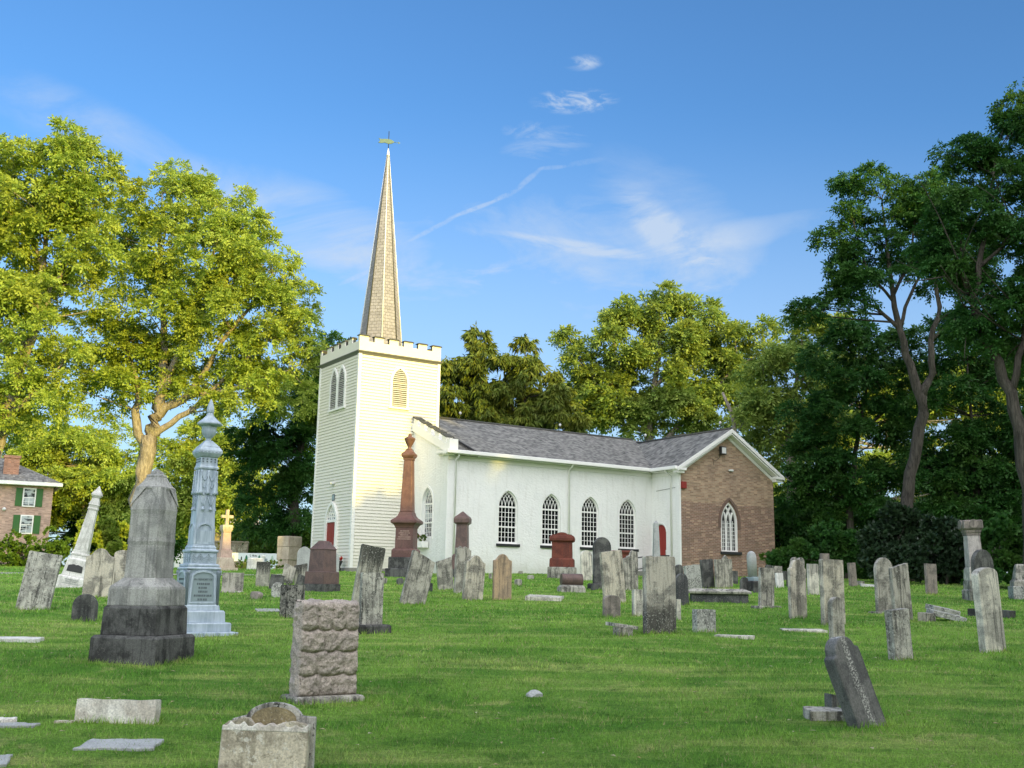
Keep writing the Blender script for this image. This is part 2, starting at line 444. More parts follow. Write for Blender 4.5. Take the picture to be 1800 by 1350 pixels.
mb.f = [[j * nx + i, j * nx + i + 1, (j + 1) * nx + i + 1, (j + 1) * nx + i] for j in range(len(ys) - 1) for i in range(nx - 1)]
mb.sm = [True] * len(mb.f)
lawn = mb.build('ground', M['lawn']); tag(lawn, 'green churchyard lawn with dry streaks rising towards the church', 'lawn', kind='structure')

# grass blades, taller tufts mixed in; one object nobody could count
k = NT('grass_blade', .8, .15)
ri = k.n('ShaderNodeNewGeometry').outputs['Random Per Island']
pos = k.n('ShaderNodeNewGeometry').outputs['Position']
c, _n = lawncol(k, pos)
c = k.mix(1.0, c, k.mix(ri, (.60, .62, .55), (1.75, 1.65, 1.6)), 'MULTIPLY')
c = k.mix(k.ramp(k.math('FRACT', k.math('MULTIPLY', ri, 7.13)), .90, .97), c, (.42, .38, .19))
k.done(c)
tr = k.n('ShaderNodeBsdfTranslucent'); k.l(c, tr.inputs[0]); mx = k.n('ShaderNodeMixShader'); mx.inputs[0].default_value = .3
k.l(k.b.outputs[0], mx.inputs[1]); k.l(tr.outputs[0], mx.inputs[2]); k.l(mx.outputs[0], k.o.inputs[0])
M['grass'] = k.m
rng = np.random.default_rng(7)
def slope_np(y):
    s, a, b = .047, 41.0, 50.0
    t = np.clip((y - a) / (b - a), 0, 1)
    return np.where(y < a, s * y, s * a + s * (b - a) * (t - t * t / 2))
def gz_np(x, y):
    kk = np.clip((y - 4) / 8, 0, 1) * np.clip(1 - np.maximum(0, y - 40) / 20, 0, 1)
    return slope_np(y) + kk * .030 * (np.sin(x * .55 + 1.3) * np.sin(y * .42 + .6) + .5 * np.sin(x * 1.25 - y * .8))
tri = []
for (y0, y1, dens, h, w) in ((5.0, 9.0, 2600, .036, .0065), (9, 13, 1300, .040, .009), (13, 20, 560, .044, .014), (20, 30, 210, .05, .024), (30, 47, 70, .055, .04)):
    A = (y1 - y0) * (1.15 * (y0 + y1) / 2 + 2); n = int(A * dens)
    y = rng.uniform(y0, y1, n); x = rng.uniform(-1, 1, n) * (.575 * y + 1)
    clump = np.sin(x * 3.1 + np.sin(y * 2.3) * 2) * np.sin(y * 2.7 + x * 1.3) * .5 + .5
    hh = h * rng.uniform(.45, 1.25, n) * (.65 + .6 * clump)
    az = rng.uniform(0, 2 * PI, n); ln = rng.uniform(.15, .9, n) * hh
    z = gz_np(x, y) - .004
    b = np.stack([x, y, z], 1); a2 = az + rng.uniform(-1.2, 1.2, n)
    s = np.stack([np.cos(az), np.sin(az), 0 * az], 1) * (w * rng.uniform(.6, 1.3, n))[:, None] / 2
    t = b + np.stack([np.cos(a2) * ln, np.sin(a2) * ln, hh], 1)
    tri.append(np.stack([b - s, b + s, t], 1).reshape(-1, 3))
gr = quadmesh('grass', np.concatenate(tri), M['grass'], nv=3)
tag(gr, 'short mown grass blades covering the churchyard', 'grass', kind='stuff')

# ---------------------------------------------------------------- church materials
WHITE = (.80, .79, .74)
M['siding'] = paint('white_clapboard_paint', (.73, .70, .61), .10, .5, .1, 3, dirtamt=.06)
M['trim'] = paint('white_trim_paint', (.82, .81, .77), .08, .45, .08)
M['trimgrey'] = paint('grey_lead_flashing', (.15, .15, .145), .2, .6)
M['capgrey'] = paint('grey_parapet_cap', (.075, .075, .065), .25, .8, .3)
M['slat'] = paint('weathered_slat_paint', (.44, .43, .40), .2, .6)
M['blacksill'] = paint('black_sill', (.025, .027, .028), .2, .5)
M['door'] = paint('red_door_paint', (.26, .028, .020), .25, .45, .1, 8)
M['metal'] = paint('dark_metal', (.03, .03, .032), .1, .4)
M['alu'] = paint('pale_lamp_glass', (.62, .62, .60), .1, .3)
k = NT('stucco', .85, .2); v = k.coord(rnd=False)
a = k.noise(v, 2.0, 6, .65); b = k.noise(k.coord(rnd=False, scale=(1, 1, 1.5)), 7.5, 5, .55, .6); cfine = k.noise(v, 42, 4, .7)
c = k.mix(k.math('MULTIPLY', k.ramp(a, .4, .8), .5), (.80, .80, .77), (.69, .70, .68))
c = k.mix(k.math('MULTIPLY', k.ramp(k.noise(k.coord(rnd=False, scale=(5, 5, .5)), 1.3, 6, .7), .50, .70), .30), c, (.55, .53, .47))
sz_ = k.n('ShaderNodeSeparateXYZ'); k.l(v, sz_.inputs[0])
c = k.mix(k.math('MULTIPLY', k.ramp(k.math('ADD', sz_.outputs[2], k.math('MULTIPLY', k.math('SUBTRACT', a, .5), 1.6)), .75, .0), .42), c, (.40, .40, .31))
M['stucco'] = k.done(c, k.bump(cfine, .35, .006, k.bump(b, .75, .035)))
k = NT('window_glass', .06, .5); gn = k.noise(k.coord(rnd=False, scale=(7, 7, 5)), 1.0, 3); M['glass'] = k.done((.010, .011, .013), k.bump(gn, .35, .03))
k = NT('pale_patched_glass', .10, .5); v = k.coord(rnd=False)
M['glasspale'] = k.done(k.mix(k.ramp(k.noise(k.coord(rnd=False, scale=(1, 1, 2.2)), 1.6, 2), .42, .56), (.03, .034, .038), (.42, .46, .47)))  # pane colour mixed from dark and pale patches
def brick_vec(k, ax):
    tc = k.n('ShaderNodeTexCoord'); s = k.n('ShaderNodeSeparateXYZ'); k.l(tc.outputs['Object'], s.inputs[0])
    cb = k.n('ShaderNodeCombineXYZ'); k.l(s.outputs[ax], cb.inputs[0]); k.l(s.outputs[2], cb.inputs[1])
    return cb.outputs[0], s
def brickmat(name, ax, cols, mortar, split=None, cols2=None, bw=.23, rh=.072):
    k = NT(name, .9, .15); vec, s = brick_vec(k, ax)
    wob = k.n('ShaderNodeVectorMath', operation='MULTIPLY_ADD'); nn = k.n('ShaderNodeTexNoise'); nn.inputs['Scale'].default_value = 9
    k.l(vec, nn.inputs['Vector']); k.l(nn.outputs['Color'], wob.inputs[0]); wob.inputs[1].default_value = (.02, .02, 0); k.l(vec, wob.inputs[2])
    def bt(c1, c2):
        b = k.n('ShaderNodeTexBrick'); b.offset = .5
        b.inputs['Scale'].default_value = 1; b.inputs['Brick Width'].default_value = bw; b.inputs['Row Height'].default_value = rh
        b.inputs['Mortar Size'].default_value = .007; b.inputs['Mortar Smooth'].default_value = .2; b.inputs['Bias'].default_value = 0
        for i, q in (('Color1', c1), ('Color2', c2), ('Mortar', mortar)): b.inputs[i].default_value = q + (1,)
        k.l(wob.outputs[0], b.inputs['Vector']); return b
    b1 = bt(*cols); col = b1.outputs['Color']
    # each brick its own tone: noise sampled per brick cell
    cell = k.n('ShaderNodeVectorMath', operation='DIVIDE'); k.l(wob.outputs[0], cell.inputs[0]); cell.inputs[1].default_value = (bw, rh, 1)
    fl = k.n('ShaderNodeVectorMath', operation='FLOOR'); k.l(cell.outputs[0], fl.inputs[0])
    wn_ = k.n('ShaderNodeTexWhiteNoise', noise_dimensions='2D'); k.l(fl.outputs[0], wn_.inputs['Vector'])
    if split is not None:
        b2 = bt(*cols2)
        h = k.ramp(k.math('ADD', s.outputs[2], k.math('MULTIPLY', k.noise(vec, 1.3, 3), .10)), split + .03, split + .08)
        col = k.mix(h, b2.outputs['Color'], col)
    col = k.mix(k.math('MULTIPLY', k.ramp(wn_.outputs['Value'], .55, 1), .55), col, tuple(x * .45 for x in cols[0]))
    col = k.mix(k.math('MULTIPLY', k.ramp(wn_.outputs['Value'], .25, 0), .40), col, tuple(min(1, x * 1.5) for x in cols[0]))
    col = k.mix(k.math('MULTIPLY', k.ramp(k.noise(vec, .9, 5, .65), .45, .8), .45), col, (.13, .10, .085))
    col = k.mix(k.math('MULTIPLY', k.ramp(k.noise(vec, 2.6, 5, .7), .62, .8), .4), col, (.42, .36, .29))
    nb = k.bump(b1.outputs['Fac'], -.6, .010)
    return k.done(col, k.bump(k.noise(vec, 45, 4), .4, .006, nb))
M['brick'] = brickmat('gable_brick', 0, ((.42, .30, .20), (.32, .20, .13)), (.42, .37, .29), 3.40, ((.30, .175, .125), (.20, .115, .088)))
M['brickside'] = brickmat('side_brick', 1, ((.30, .21, .14), (.23, .14, .09)), (.36, .325, .26))
M['stonefoot'] = paint('rubble_footing', (.26, .25, .22), .4, .9, .6, 5)
def slatemat(name, ax0, ax1, tint=1.0, use_uv=False, cols=((.19, .183, .165), (.080, .079, .073)), mort=(.025, .025, .025), bw=.30, rh=.16, var=.75):
    k = NT(name, .75, .25)
    tc = k.n('ShaderNodeTexCoord')
    if use_uv: vec = tc.outputs['UV']; s = None
    else:
        s = k.n('ShaderNodeSeparateXYZ'); k.l(tc.outputs['Object'], s.inputs[0])
        cb = k.n('ShaderNodeCombineXYZ'); k.l(s.outputs[ax0], cb.inputs[0]); k.l(s.outputs[ax1], cb.inputs[1]); vec = cb.outputs[0]
    b = k.n('ShaderNodeTexBrick'); b.offset = .5
    b.inputs['Scale'].default_value = 1; b.inputs['Brick Width'].default_value = bw; b.inputs['Row Height'].default_value = rh
    b.inputs['Mortar Size'].default_value = .011; b.inputs['Mortar Smooth'].default_value = .4
    for i, q in (('Color1', cols[0]), ('Color2', cols[1]), ('Mortar', mort)): b.inputs[i].default_value = q + (1,)
    k.l(vec, b.inputs['Vector'])
    cell = k.n('ShaderNodeVectorMath', operation='DIVIDE'); k.l(vec, cell.inputs[0]); cell.inputs[1].default_value = (bw * .5, rh, 1)
    fl = k.n('ShaderNodeVectorMath', operation='FLOOR'); k.l(cell.outputs[0], fl.inputs[0])
    w = k.n('ShaderNodeTexWhiteNoise', noise_dimensions='2D'); k.l(fl.outputs[0], w.inputs['Vector'])
    col = k.mix(k.math('MULTIPLY', w.outputs['Value'], var), b.outputs['Color'], tuple(x * 1.9 for x in cols[0]))
    col = k.mix(k.math('MULTIPLY', k.ramp(k.noise(vec, 1.2, 6, .7), .42, .75), .5), col, tuple(x * .6 for x in cols[1]))
    col = k.mix(k.math('MULTIPLY', k.ramp(k.noise(vec, 3.4, 5, .7), .6, .8), .35), col, (.23, .20, .15))
    hgt = k.math('ADD', k.math('MULTIPLY', b.outputs['Fac'], -1.0), k.math('MULTIPLY', w.outputs['Value'], .8))
    return k.done(col, k.bump(k.noise(vec, 30, 4), .3, .006, k.bump(hgt, .8, .018)))
M['roof'] = slatemat('nave_roof_shingle', 0, 1)
M['roof2'] = slatemat('transept_roof_shingle', 1, 0)
M['spire'] = slatemat('spire_shingle', 0, 0, use_uv=True, cols=((.275, .265, .285), (.25, .238, .252)), mort=(.17, .16, .165), bw=.22, rh=.15, var=.22)

# ---------------------------------------------------------------- church
CH = empty('church', (-6.6317, 44.5, 2.1), math.radians(90 - 56.8868),
           'white church with square battlemented tower, shingled spire and a brick gable end', 'church')
TX, TY = 3.96, 4.2            # tower plan
BELT, PAR = 9.33, 10.14
def cpart(mb, name, mat, parent=None, bevel=0, label=None):
    o = mb.build(name, mat, parent or CH, bevel)
    if label: o['label'] = label
    return o
mb = MB(); rs = []
z = .10; e = .137
def ring(z, o): return [(-o, -o, z), (TX + o, -o, z), (TX + o, TY + o, z), (-o, TY + o, z)]
while z < BELT - .02:
    rs.append(ring(z, .034)); z1 = min(z + e, BELT); rs.append(ring(z1, .000)); z = z1
mb.rings(rs)
cpart(mb, 'tower_wall', M['siding'])
mb = MB().box(-.05, TX + .05, -.05, TY + .05, -.8, .12); cpart(mb, 'footing', M['stonefoot'])
for (x, y) in ((0, 0), (TX, 0), (0, TY), (TX, TY)):
    sx = -1 if x == 0 else 1; sy = -1 if y == 0 else 1
    mb = MB()
    a0, a1 = sorted((x + sx * .042, x - sx * .10)); b0, b1 = sorted((y + sy * .042, y - sy * .005)); mb.box(a0, a1, b0, b1, .08, BELT)
    a0, a1 = sorted((x + sx * .042, x - sx * .005)); b0, b1 = sorted((y - sy * .006, y - sy * .10)); mb.box(a0, a1, b0, b1, .08, BELT)
    cpart(mb, 'corner_board', M['trim'])
mb = MB(); rs = []
for z, o in ((BELT - .06, .03), (BELT, .06), (BELT + .05, .12), (BELT + .09, .13), (BELT + .10, .045)): rs.append(ring(z, o))
mb.rings(rs); cpart(mb, 'belt_course', M['trimgrey'])
zb = 9.86
mb = MB()
for (x0, x1, y0, y1) in ((-.04, TX + .04, -.04, .14), (-.04, TX + .04, TY - .14, TY + .04), (-.04, .14, .14, TY - .14), (TX - .14, TX + .04, .14, TY - .14)):
    mb.box(x0, x1, y0, y1, BELT + .09, zb)
cpart(mb, 'parapet', M['siding'])
mm, gp = .435, .27
def merlon(x0, x1, y0, y1):
    # white board on the outer face, a dark grey core behind it
    a0, a1 = (x0 + (.04 if x0 < .1 else .004), x1 - (.04 if x1 > TX - .1 else .004)); b0, b1 = (y0 + (.04 if y0 < .1 else .004), y1 - (.04 if y1 > TY - .1 else .004))
    m = MB()
    if y0 < 0: m.box(x0, x1, y0, y0 + .04, zb - .002, PAR - .05)
    if y1 > TY: m.box(x0, x1, y1 - .04, y1, zb - .002, PAR - .05)
    if x0 < 0: m.box(x0, x0 + .04, y0 + (.04 if y0 < 0 else 0), y1 - (.04 if y1 > TY else 0), zb - .002, PAR - .05)
    if x1 > TX: m.box(x1 - .04, x1, y0 + (.04 if y0 < 0 else 0), y1 - (.04 if y1 > TY else 0), zb - .002, PAR - .055)
    o = cpart(m, 'merlon', M['siding'])
    MB().box(a0, a1, b0, b1, zb + .001, PAR - .053).build('merlon_core', M['capgrey'], o)
    c = MB(); c.rings([[(x0 - .045, y0 - .045, PAR - .052), (x1 + .045, y0 - .045, PAR - .052), (x1 + .045, y1 + .045, PAR - .052), (x0 - .045, y1 + .045, PAR - .052)],
                       [(x0 - .04, y0 - .04, PAR - .015), (x1 + .04, y0 - .04, PAR - .015), (x1 + .04, y1 + .04, PAR - .015), (x0 - .04, y1 + .04, PAR - .015)],
                       [(x0 + .03, y0 + .03, PAR + .02), (x1 - .03, y0 + .03, PAR + .02), (x1 - .03, y1 - .03, PAR + .02), (x0 + .03, y1 - .03, PAR + .02)]])
    c.build('merlon_cap', M['capgrey'], o)
n = 6; st = (TX + .076 - mm) / (n - 1)
for i in range(n):
    x = -.038 + i * st
    merlon(x, x + mm, -.038, .138); merlon(x, x + mm, TY - .138, TY + .038)
st = (TY + .076 - mm) / (n - 1)
for i in range(1, n - 1):
    y = -.038 + i * st
    merlon(-.038, .138, y, y + mm); merlon(TX - .138, TX + .038, y, y + mm)
mb = MB().box(.14, TX - .14, .14, TY - .14, 9.55, 9.62); cpart(mb, 'tower_roof', M['capgrey'])
# spire: octagon with flats to the tower's faces
cx, cy = TX / 2, TY / 2
ztip = 19.72
def sp_r(z): return .045 + (ztip - z) * .0920      # apothem
mb = MB(); uv = []
levels = [9.6, 11, 12.5, 14, 15.5, 17, 18.4, ztip]
faces = []
me_v = []; me_f = []; me_uv = []
for j in range(8):
    a0 = (j - .5) * PI / 4; a1 = (j + .5) * PI / 4
    for i in range(len(levels) - 1):
        z0, z1 = levels[i], levels[i + 1]; q = 1 / math.cos(PI / 8); r0, r1 = sp_r(z0) * q, sp_r(z1) * q
        b = len(me_v); h0, h1 = sp_r(z0) * math.tan(PI / 8), sp_r(z1) * math.tan(PI / 8)
        me_v += [(cx + r0 * math.cos(a0), cy + r0 * math.sin(a0), z0), (cx + r0 * math.cos(a1), cy + r0 * math.sin(a1), z0),
                 (cx + r1 * math.cos(a1), cy + r1 * math.sin(a1), z1), (cx + r1 * math.cos(a0), cy + r1 * math.sin(a0), z1)]
        me_f.append((b, b + 1, b + 2, b + 3)); me_uv += [(j * 3 - h0, z0), (j * 3 + h0, z0), (j * 3 + h1, z1), (j * 3 - h1, z1)]
mm_ = bpy.data.meshes.new('spire'); mm_.from_pydata(me_v, [], me_f); ul = mm_.uv_layers.new(name='UVMap')
for i, q in enumerate(me_uv): ul.data[i].uv = q
mm_.materials.append(M['spire']); spire = link(bpy.data.objects.new('spire', mm_), CH)
for j in range(8):
    a0 = (j - .5) * PI / 4; q = 1 / math.cos(PI / 8)
    P = [(cx + sp_r(z) * q * math.cos(a0), cy + sp_r(z) * q * math.sin(a0), z) for z in (9.6, ztip)]
    MB().tube(P, [.035, .014], 6).build('hip_strip', M['trim'] if j % 2 == 0 else M['capgrey'], spire)
MB().lathe([(ztip - .12, .09), (ztip, .06), (ztip + .25, .018), (ztip + .30, .015)], cx, cy, 12).build('spire_cap', M['trim'], spire)
vane = cpart(MB().tube([(cx, cy, ztip + .2), (cx, cy, ztip + 1.15)], .018, 8), 'weather_vane', M['metal'])
k = NT('vane_verdigris', .6); M['vane'] = k.done(k.mix(k.noise(k.coord(rnd=False), 9, 4), (.05, .10, .09), (.17, .23, .18)))
mb = MB(); zv = ztip + .62
out_ = [(-.78, .18), (-.60, .12), (-.35, .15), (-.05, .17), (.22, .13), (.42, .03), (.42, -.03), (.22, -.13), (-.02, -.16), (-.3, -.10), (-.55, -.15), (-.80, -.14), (-.66, .02)]
mb.prism([(x, z) for x, z in out_][::-1], -.025, .025)
mb.tube([(.40, 0, 0), (.80, 0, -.02)], [.018, .012], 6); mb.add([(.74, 0, .06), (.74, 0, -.09), (.92, .0, -.02), (.74, .02, -.02)], [(0, 1, 2), (0, 2, 3), (1, 3, 2)])
bl = mb.build('vane_blade', M['vane'], vane); bl.scale = (.62, .8, .75); bl.location = (cx, cy, zv); bl.rotation_euler = (0, 0, math.radians(-33 + 12))

# pointed openings in a wall: a wall frame (origin, s direction, outward normal)
class Wall:
    def __init__(s, o, d, n): s.o, s.d, s.n = np.array(o, float), np.array(d, float), np.array(n, float)
    def p(s, a, z, q=0): return tuple(s.o + s.d * a + s.n * q + np.array([0, 0, z]))
    def quad(s, mb, a0, a1, z0, z1, q0, q1):
        """box in wall space"""
        P = [s.p(a, z, q) for q in (q0, q1) for a, z in ((a0, z0), (a1, z0), (a1, z1), (a0, z1))]
        mb.add(P, [(0, 1, 2, 3), (7, 6, 5, 4), (0, 4, 5, 1), (1, 5, 6, 2), (2, 6, 7, 3), (3, 7, 4, 0)])
    def ribbon(s, mb, pts, w, q0, q1):
        """flat strip of width w along a polyline in wall space"""
        pts = [np.array(p, float) for p in pts]; L = []; R = []
        for i, p in enumerate(pts):
            d = pts[min(i + 1, len(pts) - 1)] - pts[max(i - 1, 0)]; d /= np.linalg.norm(d) + 1e-9
            nrm = np.array([-d[1], d[0]]) * w / 2; L.append(p + nrm); R.append(p - nrm)
        rs = [[s.p(l[0], l[1], q0), s.p(r[0], r[1], q0), s.p(r[0], r[1], q1), s.p(l[0], l[1], q1)] for l, r in zip(L, R)]
        mb.rings(rs)
def arch(a, h, n=10, top=0.0):
    """half-width a, rise h: list from (a,0) over the apex to (-a,0); top>0 flattens into a round arch"""
    r = (a * a + h * h) / (2 * a); th = math.asin(min(1, h / r)) if h <= r else PI / 2
    right = [(a - r + r * math.cos(th * i / n), r * math.sin(th * i / n)) for i in range(n + 1)]
    return right + [(-x, z) for x, z in right[-2::-1]]
def opening(c, a, z0, zs, zt):
    """outline from left jamb bottom clockwise? -> bottom-right, up, over, down to bottom-left"""
    return [(c + a, z0)] + [(c + x, zs + z) for x, z in arch(a, zt - zs)] + [(c - a, z0)]
def wall_with(W, s0, s1, zb_, ztop, ops, name, mat, reveal=.16, parent=None):
    mb = MB(); edges = [s0] + [o[0] for o in ops] + [s1]
    for i in range(len(edges) - 1):
        poly = [(edges[i], zb_), (edges[i + 1], zb_)]
        if i < len(ops):
            c, a, z0, zs, zt = ops[i]
            poly += [(c, z0), (c - a, z0)] + [(c + x, zs + z) for x, z in arch(a, zt - zs)[:9:-1]]
        top_pts = ztop(edges[i + 1]), ztop(edges[i])
        poly += [(edges[i + 1], top_pts[0]), (edges[i], top_pts[1])]
        if i > 0:
            c, a, z0, zs, zt = ops[i - 1]
            ar = arch(a, zt - zs)
            poly += [(c + x, zs + z) for x, z in ar[10::-1]] + [(c + a, z0), (c, z0)]
        mb.add([W.p(x, z) for x, z in poly], [list(range(len(poly)))])
    for (c, a, z0, zs, zt) in ops:
        o = opening(c, a, z0, zs, zt); n = len(o)
        vs = [W.p(x, z) for x, z in o] + [W.p(x, z, -reveal) for x, z in o]
        mb.add(vs, [(i, i + 1, n + i + 1, n + i) for i in range(n - 1)] + [(n - 1, 0, n, 2 * n - 1)])
    return cpart(mb, name, mat, parent)
def sash_window(W, c, a, z0, zs, zt, q=-.12, sill=True, cols=5, up=4, low=3, glass='glass', label=None):
    zm = z0 + (zs - z0) * .455
    mb = MB()
    o = [(c - a + .035, z0)] + [(c + x * (a - .035) / a, zs + z * .97) for x, z in arch(a, zt - zs)][::-1] + [(c + a - .035, z0)]
    W.ribbon(mb, o, .075, q - .02, q + .045)
    W.quad(mb, c - a + .07, c + a - .07, z0, z0 + .085, q - .01, q + .04)
    W.quad(mb, c - a + .07, c + a - .07, zs - .035, zs + .035, q, q + .035)
    W.quad(mb, c - a + .07, c + a - .07, zm - .03, zm + .03, q, q + .03)
    fr = cpart(mb, 'window', M['trim'], label=label)
    mb = MB(); iw = a - .07
    for i in range(1, cols):
        x = c - iw + 2 * iw * i / cols
        W.quad(mb, x - .012, x + .012, z0 + .08, zm - .03, q - .004, q + .014); W.quad(mb, x - .012, x + .012, zm + .03, zs - .03, q - .004, q + .014)
    for i in range(1, low): z = z0 + .08 + (zm - z0 - .10) * i / low; W.quad(mb, c - iw, c + iw, z - .010, z + .010, q - .003, q + .012)
    for i in range(1, up): z = zm + .02 + (zs - zm - .05) * i / up; W.quad(mb, c - iw, c + iw, z - .010, z + .010, q - .003, q + .012)
    h = (zt - zs) * .96; r = (iw * iw + h * h) / (2 * iw)
    def inside(x, z):
        return abs(x) < iw + 1e-3 and z >= -1e-6 and math.hypot(abs(x) - (iw - r), z) <= r + .004
    for i in range(cols + 1):
        x0 = -iw + 2 * iw * i / cols
        for sg in (1, -1):
            pts = []
            for j in range(15):
                t = (PI / 2.05) * j / 14; x = x0 + sg * (-r + r * math.cos(t)); z = r * math.sin(t)
                if inside(x, z): pts.append((c + x, zs + z))
                else: break
            if len(pts) > 2: W.ribbon(mb, pts, .022, q - .004, q + .014)
    mb.build('muntins', M['trim'], fr)
    mb = MB(); pl = [(c - a + .02, z0)] + [(c + x * .98, zs + z * .98) for x, z in arch(a, zt - zs)][::-1] + [(c + a - .02, z0)]
    mb.add([W.p(x, z, q - .01) for x, z in pl][::-1], [list(range(len(pl)))])
    mb.build('pane', M[glass], fr)
    if sill:
        mb = MB(); W.quad(mb, c - a - .09, c + a + .09, z0 - .12, z0 - .005, -.02, .07); mb.build('sill', M['blacksill'], fr, .006)
    return fr
Wn = Wall((0, -3.1, 0), (1, 0, 0), (0, -1, 0))       # nave south
NAVE = [(5.82, .50, 1.24, 2.80, 3.50), (8.08, .50, 1.24, 2.80, 3.50), (10.23, .50, 1.24, 2.80, 3.50), (12.40, .50, 1.24, 2.80, 3.50)]
wall_with(Wn, 2.78, 13.85, -.6, lambda s: 4.86, NAVE, 'nave_wall', M['stucco'])
for o in NAVE:
    sash_window(Wn, *o)
Ww = Wall((2.78, 0, 0), (0, -1, 0), (-1, 0, 0))      # nave west, s runs south
wt = lambda s: 6.20 - .398 * s
WEST = [(1.46, .44, 1.40, 2.85, 3.52)]
wall_with(Ww, 0, 3.1, -.6, wt, WEST, 'west_wall', M['stucco'])
sash_window(Ww, *WEST[0], glass='glasspale', sill=False)
mb = MB(); Ww.ribbon(mb, [(1.46 - .52, 1.36)] + [(1.46 + x * 1.19, 2.85 + z * 1.13) for x, z in arch(.44, .67)][::-1] + [(1.46 + .52, 1.36)], .10, -.01, .03)
cpart(mb, 'window_surround', M['trim'])
mb = MB()                                            # the rest of the shell behind
mb.add([(2.78, 4.2, -.6), (2.78, 7.3, -.6), (2.78, 7.3, 4.9), (2.78, 4.2, 6.2)], [(0, 1, 2, 3)][::-1])
mb.add([(2.78, 7.3, -.6), (20.0, 7.3, -.6), (20.0, 7.3, 4.86), (2.78, 7.3, 4.86)], [(0, 1, 2, 3)])
mb.add([(19.95, 7.3, -.6), (19.95, -3.1, -.6), (19.95, -3.1, 4.86), (19.95, 2.1, 7.08), (19.95, 7.3, 4.86)], [(0, 1, 2, 3, 4)])
cpart(mb, 'rear_wall', M['stucco'])
# raking parapet with merlons
mb = MB()
def rake(mb, s0, s1, h0, h1, x0, x1):
    P = [(x, -s, wt(s) + h) for x in (x0, x1) for s, h in ((s0, h0), (s1, h0), (s1, h1), (s0, h1))]
    mb.add(P, [(0, 1, 2, 3), (7, 6, 5, 4), (0, 4, 5, 1), (1, 5, 6, 2), (2, 6, 7, 3), (3, 7, 4, 0)])
rake(mb, .0, 3.16, -.05, .30, 2.68, 3.05)
cpart(mb, 'raking_parapet', M['trim'])
for i in range(5):
    s0 = .10 + i * .645; s1 = s0 + .36
    m = MB(); rake(m, s0, s1, .298, .56, 2.70, 3.03); o = cpart(m, 'parapet_merlon', M['trim'])
    m = MB(); rake(m, s0 - .035, s1 + .035, .562, .60, 2.65, 3.08); m.build('merlon_cap', M['capgrey'], o)
mb = MB().box(2.66, 3.07, -3.42, -3.16, 4.98, 5.44); cpart(mb, 'parapet_end_block', M['trim'])
# nave roof: two slabs, the west strip a step lower
def slab(mb, x0, x1, b0, z0, b1, z1, t):
    P = [(x, b, z - dz) for dz in (0, t) for x, b, z in ((x0, b0, z0), (x1, b0, z0), (x1, b1, z1), (x0, b1, z1))]
    mb.add(P, [(0, 1, 2, 3), (7, 6, 5, 4), (0, 4, 5, 1), (1, 5, 6, 2), (2, 6, 7, 3), (3, 7, 4, 0)])
mb = MB(); slab(mb, 4.02, 20.25, -3.44, 4.97, 2.1, 7.22, .16); slab(mb, 20.25, 4.02, 7.64, 4.97, 2.1, 7.22, .16)
slab(mb, 2.95, 4.05, -3.40, 4.86, 2.1, 7.06, .10); slab(mb, 4.05, 2.95, 7.6, 4.86, 2.1, 7.06, .10)
roof = cpart(mb, 'nave_roof', M['roof'])
MB().tube([(4.02, 2.1, 7.23), (17.0, 2.1, 7.23)], .07, 6).build('ridge_cap', M['capgrey'], roof)
MB().tube([(4.0, -3.44, 4.96), (4.0, .0, 6.34)], .045, 6).build('roof_flashing', M['metal'], roof)
# transept roof
mb = MB(); yR = 1.6; yS = -5.36
def slab2(mb, xe, ze, xr, zr, t):
    P = [(x, y, z - dz) for dz in (0, t) for x, y, z in ((xe, yS, ze), (xr, yS, zr), (xr, yR, zr), (xe, yR, ze))]
    f = [(0, 1, 2, 3), (7, 6, 5, 4), (0, 4, 5, 1), (1, 5, 6, 2), (2, 6, 7, 3), (3, 7, 4, 0)]
    mb.add(P, f if xe < xr else [q[::-1] for q in f])
slab2(mb, 13.46, 4.93, 16.9, 6.98, .14); slab2(mb, 20.34, 4.93, 16.9, 6.98, .14)
troof = cpart(mb, 'transept_roof', M['roof2'])
MB().tube([(16.9, yS, 6.99), (16.9, 2.0, 6.99)], .065, 6).build('ridge_cap', M['capgrey'], troof)
# transept walls
Wt = Wall((13.85, -3.1, 0), (0, -1, 0), (-1, 0, 0))
TD = [(.56, .42, .25, 2.02, 2.40)]
wall_with(Wt, 0, 1.92, -.6, lambda s: 4.86, TD, 'transept_wall', M['stucco'], reveal=.18)
Wg = Wall((0, -5.02, 0), (1, 0, 0), (0, -1, 0))
GW = [(16.94, .55, 1.22, 2.55, 3.52)]
gtop = lambda s: 4.86 + max(0, (3.05 - abs(s - 16.9))) * (6.75 - 4.86) / 3.05
mbp = None
def gable_wall():
    W = Wg; mb = MB(); c, a, z0, zs, zt = GW[0]; ar = arch(a, zt - zs)
    left = [(13.85, -.6), (c, -.6), (c, z0), (c - a, z0)] + [(c + x, zs + z) for x, z in ar[:9:-1]] + [(c, 6.75), (16.9, 6.78), (13.85, 4.86)]
    right = [(c, -.6), (19.95, -.6), (19.95, 4.86), (c, 6.75)] + [(c + x, zs + z) for x, z in ar[10::-1]] + [(c + a, z0), (c, z0)]
    for p in (left, right): mb.add([W.p(x, z) for x, z in p], [list(range(len(p)))])
    o = opening(c, a, z0, zs, zt); n = len(o)
    mb.add([W.p(x, z) for x, z in o] + [W.p(x, z, -.2) for x, z in o], [(i, i + 1, n + i + 1, n + i) for i in range(n - 1)] + [(n - 1, 0, n, 2 * n - 1)])
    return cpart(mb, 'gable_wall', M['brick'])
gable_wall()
mb = MB().add([(19.953, -5.02, -.6), (19.953, -3.1, -.6), (19.953, -3.1, 4.86), (19.953, -5.02, 4.86)], [(0, 1, 2, 3)]); cpart(mb, 'brick_return', M['brickside'])
